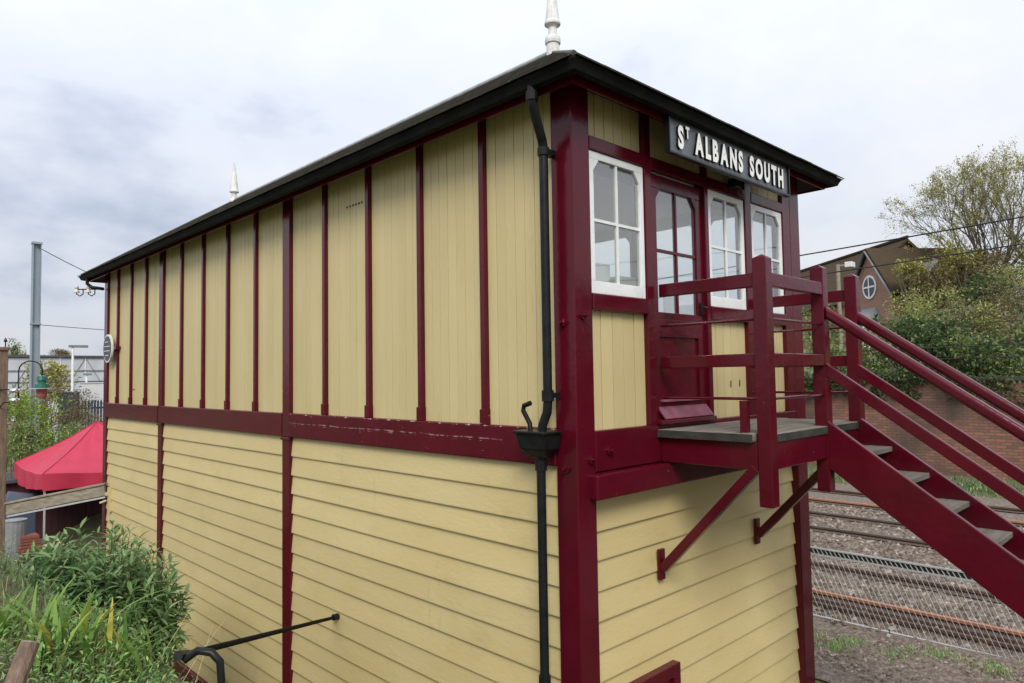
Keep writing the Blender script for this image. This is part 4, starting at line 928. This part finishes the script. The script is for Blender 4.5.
part(MB().box(4.9, 10, 40.1, 40.14, -1.0, -.9).box(4.9, 10, 40.1, 40.14, -2.6, -2.5), 'fence_rails', BLUE, pf, kind='stuff')
pal = MB().prism([(-.05, 0, 0), (.05, 0, 0), (.05, 0, 2.9), (0, 0, 3.0), (-.05, 0, 2.9)], (0, .015, 0)).mesh('pale', BLUE)
for k in range(34): put('pale', pal, pf, (4.95+k*.15, 40.08, -3.5))
for x0, x1, y, z1, m_, lab in ((4.6, 5.45, 39.6, -.05, BLUE, 'dark blue equipment cabinet in front of the palisade fence'), (7.0, 8.6, 46, .45, CARW, 'pale cabinet behind the palisade fence'), (8.9, 10.6, 47, .2, GREYR, 'grey cabinet behind the palisade fence beside the pale one'), (5.6, 6.6, 48, .3, CARW, 'pale cabinet behind the tall platform lamp')):
    t = thing('equipment_cabinet', lab, 'cabinet', ((x0+x1)/2, y, -3.4), 'equipment cabinets by the palisade')
    part(MB().box(x0, x1, y, y+.6, -3.4, z1-.06), 'body', m_, t, .02); part(MB().box(x0-.05, x1+.05, y-.05, y+.65, z1-.06, z1), 'lid', m_, t)
    part(MB().box(x0+.06, (x0+x1)/2-.01, y-.012, y-.001, -3.2, z1-.15).box((x0+x1)/2+.01, x1-.06, y-.012, y-.001, -3.2, z1-.15), 'cabinet_doors', m_, t)
single(MB().box(-30, 3.2, 86, 96, -4, 1.6).prism([(-30, 85.5, 1.6), (-30, 96.5, 1.6), (-30, 91, 3.4)], (33.2, 0, 0)), 'distant_shed', FBD, 'dark low shed far behind the footbridge', 'shed')
G2 = 'shrubs behind the gazebo'
for px_, py_, d_, r_, rz_, m_, lab in ((28, 418, 21.5, 1.2, 1.1, LBRI, 'bright lime green bush beside the wooden post'), (14, 452, 20.5, 1.0, .9, LMID, 'darker green bush low behind the wooden post'),
    (56, 408, 29, 1.5, 1.2, LOLI, 'olive brown bush under the hanging lantern'), (80, 428, 32, 1.5, 1.0, LOLI, 'brown green bush in front of the blue fence'), (62, 446, 25, 1.3, 1.0, LMID, 'green bush just over the red canopy'),
    (95, 436, 28, 1.2, .8, LOLI, 'reddish brown bush between the canopy and the box'), (48, 384, 40, 1.6, 1.6, LTREE, 'thin yellowish bush behind the mast foot'), (35, 452, 24, 1.2, .9, LBRI, 'lime green bush low behind the canopy'), (8, 410, 26, 1.3, 1.3, LMID, 'green bush behind the top of the wooden post'), (17, 358, 70, 1.3, 2.0, LMID, 'distant green tree above the footbridge beside the post'), (57, 357, 110, 3.0, 1.2, LOLI, 'distant bare brown tree crown above the footbridge')):
    c = at(px_, py_, d_); shrub(c, r_, rz_, int(1500*r_), .10 if d_ < 35 else .18, m_, lab, G2)
# grassy cover behind the gazebo and below the fence
def tufts(n, fn_, name, m_, lab, cat, h0, h1, w=.012, lean=.5):
    m = MB()
    for _ in range(n):
        x, y = fn_(); z = gz(x, y)-.02; h = rng.uniform(h0, h1); a = rng.uniform(0, 6.28); l = rng.uniform(.1, lean)*h; dx, dy = math.cos(a)*l, math.sin(a)*l; wx, wy = -math.sin(a)*w, math.cos(a)*w
        m.add([(x-wx, y-wy, z), (x+wx, y+wy, z), (x+dx*.4+wx*.8, y+dy*.4+wy*.8, z+h*.6), (x+dx*.4-wx*.8, y+dy*.4-wy*.8, z+h*.6), (x+dx, y+dy, z+h*.95)], [(0, 1, 2, 3), (3, 2, 4)])
    return single(m, name, m_, lab, cat, kind='stuff')
tufts(9000, lambda: (rng.uniform(-3, 6), rng.uniform(21, 40)), 'rough_grass', LWEED2, 'rough grass and weeds behind the gazebo', 'grass', .1, .35, .03)
tufts(3000, lambda: (20.6+rng.gauss(0, .8), 3.6+rng.gauss(0, 1.8)), 'wall_foot_grass', LWEED2, 'green grass at the foot of the brick wall', 'grass', .04, .2, .025)
def pg():
    c_ = rng.choice(((5.75, .25), (5.75, -.35), (6.0, -.75), (5.65, .75), (5.95, -1.3), (5.4, .3))); return (c_[0]+rng.gauss(0, .11), c_[1]+rng.gauss(0, .12))
tufts(1300, pg, 'trackside_grass', LWEED, 'tufts of young grass in the gravel by the wire fence', 'grass', .03, .12, .005)

# red gazebo
gzb = thing('gazebo', 'red canvas gazebo canopy on thin grey legs behind the timber beam', 'gazebo', (1.2, 18.7, -4.2))
X0, X1, Y0, Y1, ZC, ZP = -.30, 2.85, 17.0, 20.7, -1.80, -.66
pk = Vector(((X0+X1)/2+.05, (Y0+Y1)/2, ZP)); cs = [Vector((X0, Y0, ZC)), Vector((X1, Y0, ZC)), Vector((X1, Y1, ZC)), Vector((X0, Y1, ZC))]
for k in range(4):
    a, b = cs[k], cs[(k+1) % 4]; m = MB(); n = 20; idx = {}
    for i in range(n+1):
        for j in range(n+1):
            t = i/n; s_ = j/n; p = a.lerp(b, s_).lerp(pk, t); sag = math.sin(math.pi*s_)*(1-t)*.10+math.sin(math.pi*min(1, t*1.0))*.08
            p = p+Vector((0, 0, -sag+.012*math.sin(9*s_+k)*(1-t)+.016*math.sin(31*s_+6*t+k*2)*t*(1-t)*2+.02*math.sin(5*t+13*s_)*s_*(1-s_))); idx[i, j] = len(m.v); m.v.append(tuple(p))
    for i in range(n):
        for j in range(n): m.f.append((idx[i, j], idx[i, j+1], idx[i+1, j+1], idx[i+1, j]))
    part(m, 'canopy_panel', RED, gzb, smooth=True)
    part(MB().tube([a.lerp(pk, q/10)+Vector((0, 0, -math.sin(math.pi*q/10)*.08+.006)) for q in range(11)], .012, 6), 'seam', REDS, gzb)
    m = MB(); n = 24; d = (b-a).normalized(); o_ = Vector((d.y, -d.x, 0))
    for j in range(n+1):
        s_ = j/n; p = a.lerp(b, s_)+Vector((0, 0, -math.sin(math.pi*s_)*.10+.012*math.sin(9*s_+k)))+o_*.003; wv = o_*(.02*math.sin(s_*21+k)); m.v += [tuple(p), tuple(p+wv+Vector((0, 0, -.21))), tuple(p+wv*1.6+Vector((0, 0, -.42+.05*math.sin(s_*5+k))))]
    for j in range(n): m.f += [(3*j, 3*j+3, 3*j+4, 3*j+1), (3*j+1, 3*j+4, 3*j+5, 3*j+2)]
    part(m, 'valance', RED, gzb, smooth=True)
    p = cs[k]; part(MB().box(p.x-.02+(.06 if k in (0, 3) else -.06), p.x+.02+(.06 if k in (0, 3) else -.06), p.y-.02+(.06 if k < 2 else -.06), p.y+.02+(.06 if k < 2 else -.06), -4.25, ZC-.06), 'leg', GALV, gzb)
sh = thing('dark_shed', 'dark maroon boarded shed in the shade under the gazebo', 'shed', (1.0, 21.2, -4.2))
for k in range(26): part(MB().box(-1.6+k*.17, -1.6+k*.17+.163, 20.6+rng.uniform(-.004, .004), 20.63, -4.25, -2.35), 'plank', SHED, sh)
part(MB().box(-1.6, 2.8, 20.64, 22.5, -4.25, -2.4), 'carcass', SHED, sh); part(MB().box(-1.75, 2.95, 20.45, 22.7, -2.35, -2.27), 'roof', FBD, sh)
# clutter under the beam
single(MB().lathe([(.20, 0), (.22, .35), (.24, .70), (.255, .74), (.20, .74)], (-.86, 16.9, -3.55), 16).box(-1.1, -.62, 16.7, 17.1, -4.3, -3.56), 'grey_bin', GREYP, 'grey tub on a block under the timber beam', 'bin')
for k, (w, h, z, m_, lab) in enumerate(((.30, .22, -3.62, TERRA, 'lower red-brown crate beside the grey tub'), (.27, .20, -3.395, TERRA, 'upper red-brown crate beside the grey tub'))):
    t = thing('crate', lab, 'crate', (-.52, 16.8, z), 'crates under the timber beam')
    for i in range(3): part(MB().box(-.52-w, -.52+w-.16, 16.62, 16.64, z+i*h/3, z+(i+.8)*h/3), 'slat', m_, t)
    part(MB().box(-.52-w+.01, -.52+w-.17, 16.645, 17.0, z, z+h), 'body', m_, t)
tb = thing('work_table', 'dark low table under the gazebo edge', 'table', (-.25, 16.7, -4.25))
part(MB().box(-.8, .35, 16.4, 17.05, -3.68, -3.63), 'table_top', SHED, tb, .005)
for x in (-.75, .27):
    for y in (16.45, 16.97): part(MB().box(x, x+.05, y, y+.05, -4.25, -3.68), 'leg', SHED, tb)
o = single(MB().box(-.33, .05, 16.42, 16.72, 0, .022), 'cardboard_sheet', CARD, 'tilted sheet of brown cardboard on the dark table', 'cardboard'); o.location.z = -3.50; o.rotation_euler = (.35, -.25, .2)
single(MB().hexa([(-.95, 18.2, -2.7), (-.1, 18.0, -2.7), (0, 18.7, -2.7), (-.9, 18.8, -2.7), (-.8, 18.3, -2.36), (-.3, 18.2, -2.5), (-.2, 18.5, -2.45), (-.75, 18.6, -2.32)]).box(-.8, -.2, 18.2, 18.7, -4.2, -2.7), 'tarpaulin_pile', BLUT, 'crumpled blue tarpaulin pile behind the canopy leg', 'tarpaulin', bevel=.03)
# timber beam, post, lantern
bm1 = thing('timber_beam', 'weathered grey timber beam running from the box wall to the wooden post', 'beam', (-.8, 13.3, -2))
A_ = Vector((-.03, 12.56, -1.76)); B_ = Vector((-2.3, 14.75, -2.33))
part(MB().beam(A_, B_, .07, .215), 'plank', OLDW, bm1, .006); part(MB().beam(A_+Vector((0, 0, .13)), B_+Vector((0, 0, .13)), .13, .04), 'capping', OLDW, bm1, .006)
part(MB().beam(A_+Vector((0, 0, -.14)), B_+Vector((0, 0, -.14)), .04, .035), 'lower_batten', GALV, bm1)
single(MB().box(-.02, .05, 12.36, 12.47, -2.18, -1.70).box(-.07, -.02, 12.38, 12.45, -1.85, -1.79).tube([(-.05, 12.41, -1.95), (-.16, 12.45, -1.99)], .02, 6), 'gate_latch', YEL, 'cream painted latch on the far end of the long wall below the beam', 'latch')
wp = thing('wooden_post', 'square brown wooden post at the left picture edge with a capped top', 'post', (-1.70, 14.0, -4))
part(MB().box(-1.72, -1.49, 13.9, 14.12, -4.2, 1.10), 'shaft', POSTW, wp, .01); part(MB().box(-1.75, -1.46, 13.87, 14.15, 1.10, 1.17), 'cap', POSTW, wp, .01)
part(MB().lathe([(.012, 0), (.01, .1), (.03, .11), (.03, .14), (.004, .2)], (-1.53, 14.0, 1.17), 8), 'cap_finial', BLK, wp)
la = thing('hanging_lantern', 'green topped lantern with a faded red body hanging from a black crook', 'lantern', (-1.06, 13.1, .1))
cr = [(-1.60, 13.6, .05), (-1.42, 13.44, .06), (-1.39, 13.41, .12), (-1.39, 13.41, .68)]
for k in range(9):
    t = math.pi*k/8; cr.append((-1.22-.17*math.cos(t), 13.255+.155*math.cos(t), .68+.19*math.sin(t)))
cr.append((-1.05, 13.10, .57)); part(MB().tube(cr, .013, 6), 'crook', BLK, la, smooth=True)
part(MB().tube([(-1.62, 13.9, .30), (-1.39, 13.41, .31)], .012, 6).tube([(-1.62, 13.9, -.05), (-1.6, 13.6, .05)], .012, 6), 'wall_stay', BLK, la)
part(MB().lathe([(.02, .46), (.085, .44), (.10, .36), (.075, .355), (.075, .31), (.12, .28), (.125, .21), (.09, .205)], (-1.05, 13.1, .12), 14), 'hood', GRNL, la)
part(MB().lathe([(.22, .19), (.22, .205)], (-1.05, 13.1, .12), 16), 'tray', GALV, la); part(MB().lathe([(.065, .0), (.09, .05), (.10, .19)], (-1.05, 13.1, .12), 12), 'body', PINKL, la)
for z, lab in ((.22, 'upper small bright metal dish beside the wooden post'), (.03, 'lower small bright metal dish beside the wooden post')):
    single(MB().lathe([(.02, 0), (.085, .03), (.09, .09), (.04, .11)], (-1.45, 13.42, z), 12), 'metal_dish', SILV, lab, 'dish', 'metal dishes by the wooden post', smooth=True)

# ------------------------------------------------------------------ near bank planting
hr = thing('handrail', 'black tubular handrail with a bent end reaching the long wall', 'handrail', (-2.6, .25, -1.6))
P0 = Vector((-2.74, .34, -.995)); P1 = Vector((-.02, 3.56, -2.215))
part(MB().tube([P0.lerp(P1, k/14) for k in range(15)], .0175, 12), 'rail', BLKM, hr)
part(MB().tube([(-2.725, .335, -1.02), (-2.67, .30, -.975), (-2.62, .24, -.985), (-2.59, .21, -1.03), (-2.585, .205, -1.12), (-2.58, .20, -2.3)], .020, 12), 'bent_post', BLK, hr, smooth=True)
part(MB().tube([P0+Vector((-.02, -.02, .012)), P0+(P1-P0)*.02], .025, 12), 'rail_end', BLK, hr); part(MB().tube([(-.035, 3.555, -2.21), (.03, 3.56, -2.215)], .034, 12), 'wall_flange', BLK, hr)
# fence post stumps in the corner
def stump(a, b, r_, lab):
    a = Vector(a); b = Vector(b); t = thing('fence_stump', lab, 'post', a, 'old fence stumps')
    part(MB().tube([a, a.lerp(b, .5)+Vector((.006, .004, 0)), b], [r_*1.05, r_, r_*.93], 10), 'shaft', POSTW, t); part(MB().tube([b-(b-a)*.01, b+(b-a).normalized()*.004], r_*.9, 10), 'cut_top', OLDW, t)
stump((-3.505, .692, -1.36), (-3.295, .876, -.917), .050, 'leaning weathered fence stump in the bottom corner')
stump((-3.62, 2.2, -1.7), (-3.42, 2.1, -1.05), .06, 'second weathered stump at the picture edge, above the leaning one')
stump((-3.10, 1.55, -1.8), (-3.06, 1.56, -1.32), .06, 'low brown stump at the bottom edge of the picture')
single(MB().tube([(-3.5, 1.8, -1.15), (-3.3, 1.58, -1.18), (-3.2, 1.53, -1.24), (-3.16, 1.5, -1.36), (-3.2, 1.52, -1.5)], .005, 6), 'loose_wire', GALV, 'loose grey wire round the leaning stump', 'wire')
# buddleia: long grey-green leaves in pairs up arching stems
bd = thing('buddleia_bush', 'large grey-green long-leaved bush against the long wall', 'bush', (-1.7, 5.2, gz(-1.7, 5.2)))
vars_ = []
for L, w, dr in ((.20, .046, .30), (.17, .042, .2), (.23, .050, .42), (.15, .040, .1)): vars_.append((L, w, dr))
lv = []; sm = MB(); rb = random.Random(3)
def r1(a, b): return rb.uniform(a, b)
for k in range(300):
    a = r1(0, 6.28); q = math.sqrt(rb.random()); base = Vector((-1.95+.3*math.cos(a)*q, 5.0+.5*math.sin(a)*q, 0)); base.z = gz(base.x, base.y)
    tip = Vector((-2.05+.95*math.cos(a)*q, 4.95+1.15*math.sin(a)*q, -2.75+1.62*(1-.62*q*q*q)*r1(.6, 1.0)+r1(0, .10)))
    if tip.x > -.22: tip.x = -.22-r1(0, .2)
    mid = base.lerp(tip, .55)+Vector((0, 0, .22)); pts = []
    for i in range(9):
        t = i/8; pts.append(base*(1-t)**2+mid*2*t*(1-t)+tip*t*t)
    sm.tube(pts, [.012*(1-.75*i/8) for i in range(9)], 4, False)
    for i in range(2, 9):
        d = (pts[i]-pts[i-1]).normalized(); s0 = d.orthogonal().normalized(); ang = r1(0, 3.14)+i*1.57
        for s_ in (0, 1):
            for extra in range(2 if i > 5 else 1):
                an = ang+s_*3.14159+extra*1.57; sd_ = (Matrix.Rotation(an, 3, d) @ s0); di = (sd_*r1(.75, 1.1)+d*(r1(.2, .7) if i < 8 else 1.0)+Vector((0, 0, r1(-.15, .25)))).normalized()
                lv.append((pts[i]-(pts[i]-pts[i-1])*extra*.5, di, rb.randrange(4), r1(.75, 1.25)*(1 if i < 7 else .72), r1(-.4, .4)))
part(sm, 'stems', STEM, bd, kind='stuff')
lv.sort(key=lambda q: (q[0]-CAM).length)
lms = []
for L, w, dr in vars_:
    V, Fc = leaf_pts(L, w, .35, dr); mm = MB(); mm.add(V, Fc); lms.append(mm.mesh('leaf', LBUD))
rest = MB()
for i, (p, d, v, sc, ro) in enumerate(lv):
    M_ = frame(d, ro)
    if i % 3 == 0 and i < 900:
        o = put('leaf', lms[v], bd, p); o.matrix_basis = Matrix.Translation(p-WL[bd.name]) @ (M_*sc).to_4x4()
    else:
        L, w, dr = vars_[v]; V, Fc = leaf_pts(L, w, .35, dr); rest.add([p+M_ @ (Vector(q)*sc) for q in V], Fc)
part(rest, 'foliage', LBUD, bd, kind='stuff')
# iris clumps: sword blades
def iris(c, n, h, lab, seed):
    rb = random.Random(seed); t = thing('iris_clump', lab, 'plant', (c[0], c[1], gz(*c)), 'iris clumps on the near bank'); g = Vector((c[0], c[1], gz(*c)))
    for _ in range(n):
        a = rb.uniform(0, 6.28); b = g+Vector((rb.gauss(0, .09), rb.gauss(0, .09), -.03)); H = h*rb.uniform(.55, 1.1); l = rb.uniform(.15, .95)*H; w = rb.uniform(.012, .021); dx = Vector((math.cos(a), math.sin(a), 0)); s_ = Vector((-dx.y, dx.x, 0)); m = MB(); N = 6
        for i in range(N+1):
            q = i/N; p = b+dx*l*q**2.2+Vector((0, 0, H*(q-.30*(l/H)*q**3))); ww = w*(1-.25*q) if i < N-1 else (w*.5 if i == N-1 else .0015); m.v += [tuple(p-s_*ww), tuple(p+s_*ww)]
        m.f = [(2*i, 2*i+1, 2*i+3, 2*i+2) for i in range(N)]
        part(m, 'blade', LIRI, t)
iris((-3.02, 1.50), 40, .54, 'clump of long yellow-green sword leaves beside the leaning stump', 1)
iris((-2.78, 1.45), 36, .50, 'clump of sword leaves between the stump and the fresh weeds', 2)
iris((-3.25, 2.0), 26, .40, 'clump of sword leaves at the left picture edge', 4)
# leafy weeds
def weed(c, n, h, r_, lab, m_, seed, L=.06, ratio=.65, group='weeds on the near bank'):
    rb = random.Random(seed); g = gz(*c); t = thing('weed_clump', lab, 'weed', (c[0], c[1], g), group); m = MB(); ms = MB()
    for _ in range(n):
        a = rb.uniform(0, 6.28); q = math.sqrt(rb.random())*r_; b = Vector((c[0]+q*math.cos(a), c[1]+q*math.sin(a), 0)); b.z = gz(b.x, b.y)-.02; H = h*rb.uniform(.5, 1.1); tip = b+Vector((rb.gauss(0, .10), rb.gauss(0, .10), H))
        ms.tube([b, tip], [.004, .002], 3, False); k = int(H/.032)
        for i in range(2, k+1):
            p = b.lerp(tip, i/k); an = i*2.4+a; d = Vector((math.cos(an), math.sin(an), .55 if i < k else 1.4)); M_ = frame(d, rb.uniform(-.4, .4)); l = L*rb.uniform(.7, 1.3)*(1 if i < k-2 else .7)
            m.add([p+M_ @ Vector((x*l, y*l*ratio, z*l)) for x, y, z in LQ[0]], LQ[1])
    part(m, 'foliage', m_, t, kind='stuff'); part(ms, 'stalks', STEM, t, kind='stuff')
wl = [((-3.2, .95), 80, .30, .3, 'fresh weeds low in the bottom corner', LWEED), ((-2.85, 1.0), 90, .30, .32, 'fresh weeds along the bottom edge, first clump from the corner', LWEED), ((-2.5, 1.05), 90, .30, .32, 'fresh weeds along the bottom edge, second clump from the corner', LWEED), ((-2.2, 1.1), 90, .32, .32, 'fresh weeds along the bottom edge, third clump from the corner', LWEED), ((-3.25, 1.35), 70, .24, .32, 'low fresh weeds in the very bottom corner', LWEED), ((-2.85, 1.45), 90, .26, .34, 'low fresh weeds in front of the leaning stump', LWEED), ((-2.5, 1.5), 90, .28, .34, 'low fresh weeds at the bottom edge below the sword leaves', LWEED), ((-2.2, 1.55), 90, .30, .34, 'low fresh weeds at the bottom edge below the bush', LWEED), ((-1.9, 1.9), 90, .34, .34, 'low fresh weeds under the bent end of the handrail', LWEED), ((-2.95, 2.0), 70, .28, .40, 'low fresh weeds round the leaning stump', LWEED), ((-2.5, 1.95), 80, .30, .38, 'low fresh weeds at the bottom edge right of the stumps', LWEED), ((-2.15, 2.1), 80, .32, .36, 'low fresh weeds at the bottom edge near the handrail', LWEED), ((-3.3, 2.45), 70, .30, .4, 'low weeds at the left edge above the stumps', LWEED2), ((-2.35, 2.75), 90, .42, .38, 'fresh green weeds in front of the bush, left part', LWEED), ((-1.95, 2.9), 110, .44, .40, 'fresh green weeds below the bush at the bottom edge', LWEED), ((-1.65, 3.35), 70, .45, .38, 'fresh green weeds between the bush and the black handrail', LWEED),
 ((-2.35, 3.3), 90, .22, .42, 'fresh green weeds right under the long-leaved bush', LWEED), ((-2.85, 3.5), 60, .16, .42, 'dull green weeds behind the sword leaves', LWEED2), ((-3.1, 4.4), 70, .16, .5, 'dull green weeds with yellow flowers at the left edge', LWEED2), ((-2.8, 5.2), 50, .12, .5, 'tangled weeds left of the bush', LWEED2),
 ((-3.0, 5.9), 80, .26, .6, 'leafy weeds below the timber beam, near part', LWEED2), ((-2.5, 6.8), 80, .34, .6, 'leafy weeds behind the bush below the beam', LWEED), ((-2.9, 8.2), 90, .55, .7, 'taller weeds under the left of the timber beam', LWEED), ((-2.2, 9.0), 80, .5, .7, 'weeds in the shade near the crates', LWEED2), ((-1.25, 3.9), 50, .4, .3, 'thin weeds by the foot of the wall', LWEED2), ((-1.4, 2.7), 50, .35, .3, 'low weeds beside the black handrail', LWEED2), ((-3.6, 6.8), 70, .3, .6, 'weeds at the left picture edge below the beam', LWEED)]
for i, (c, n, h, r_, lab, m_) in enumerate(wl): weed(c, n, h, r_, lab, m_, 40+i)
tufts(7000, lambda: (rng.uniform(-4.6, -.8), rng.uniform(3.4, 12)), 'bank_grass', LWEED2, 'short grass and ground weeds covering the near bank', 'grass', .05, .18, .008)
# dry stalks and yellow flowers
for i, (a, b) in enumerate((((-2.1, 3.4, -2.5), (-1.35, 3.9, -1.75)), ((-1.9, 3.2, -2.5), (-1.2, 3.6, -1.95)), ((-2.9, 4.6, -2.2), (-2.45, 4.3, -1.35)), ((-3.3, 5.4, -2.0), (-2.9, 5.9, -1.25)), ((-1.6, 3.5, -2.7), (-1.05, 4.3, -2.2)))):
    a = Vector(a); b = Vector(b)
    single(MB().tube([a, a.lerp(b, .5)+Vector((.02, 0, .07)), b], [.004, .003, .002], 4), 'dry_stalk', STRAW, ('bent dry stalk rising from the weeds in front of the bush', 'lower dry stalk leaning over the handrail side', 'dry stalk standing left of the bush', 'long dry stalk below the timber beam', 'dry stalk against the bare boards')[i], 'stalk', 'dry stalks')
for i, (x, y, z) in enumerate(((-3.05, 4.3, -1.55), (-2.9, 4.5, -1.6), (-3.15, 4.6, -1.52), (-2.98, 4.75, -1.62))):
    m = MB(); c = Vector((x, y, z))
    for k in range(7): put_leaf(m, c, (math.cos(k*.9), math.sin(k*.9), .35), .05, .9)
    single(m, 'yellow_flower', FLOW, ('lowest small yellow flower among the dull weeds at the left edge', 'small yellow flower nearest the bush', 'leftmost small yellow flower in the weeds', 'farthest small yellow flower in the weeds')[i], 'flower', 'yellow flowers')
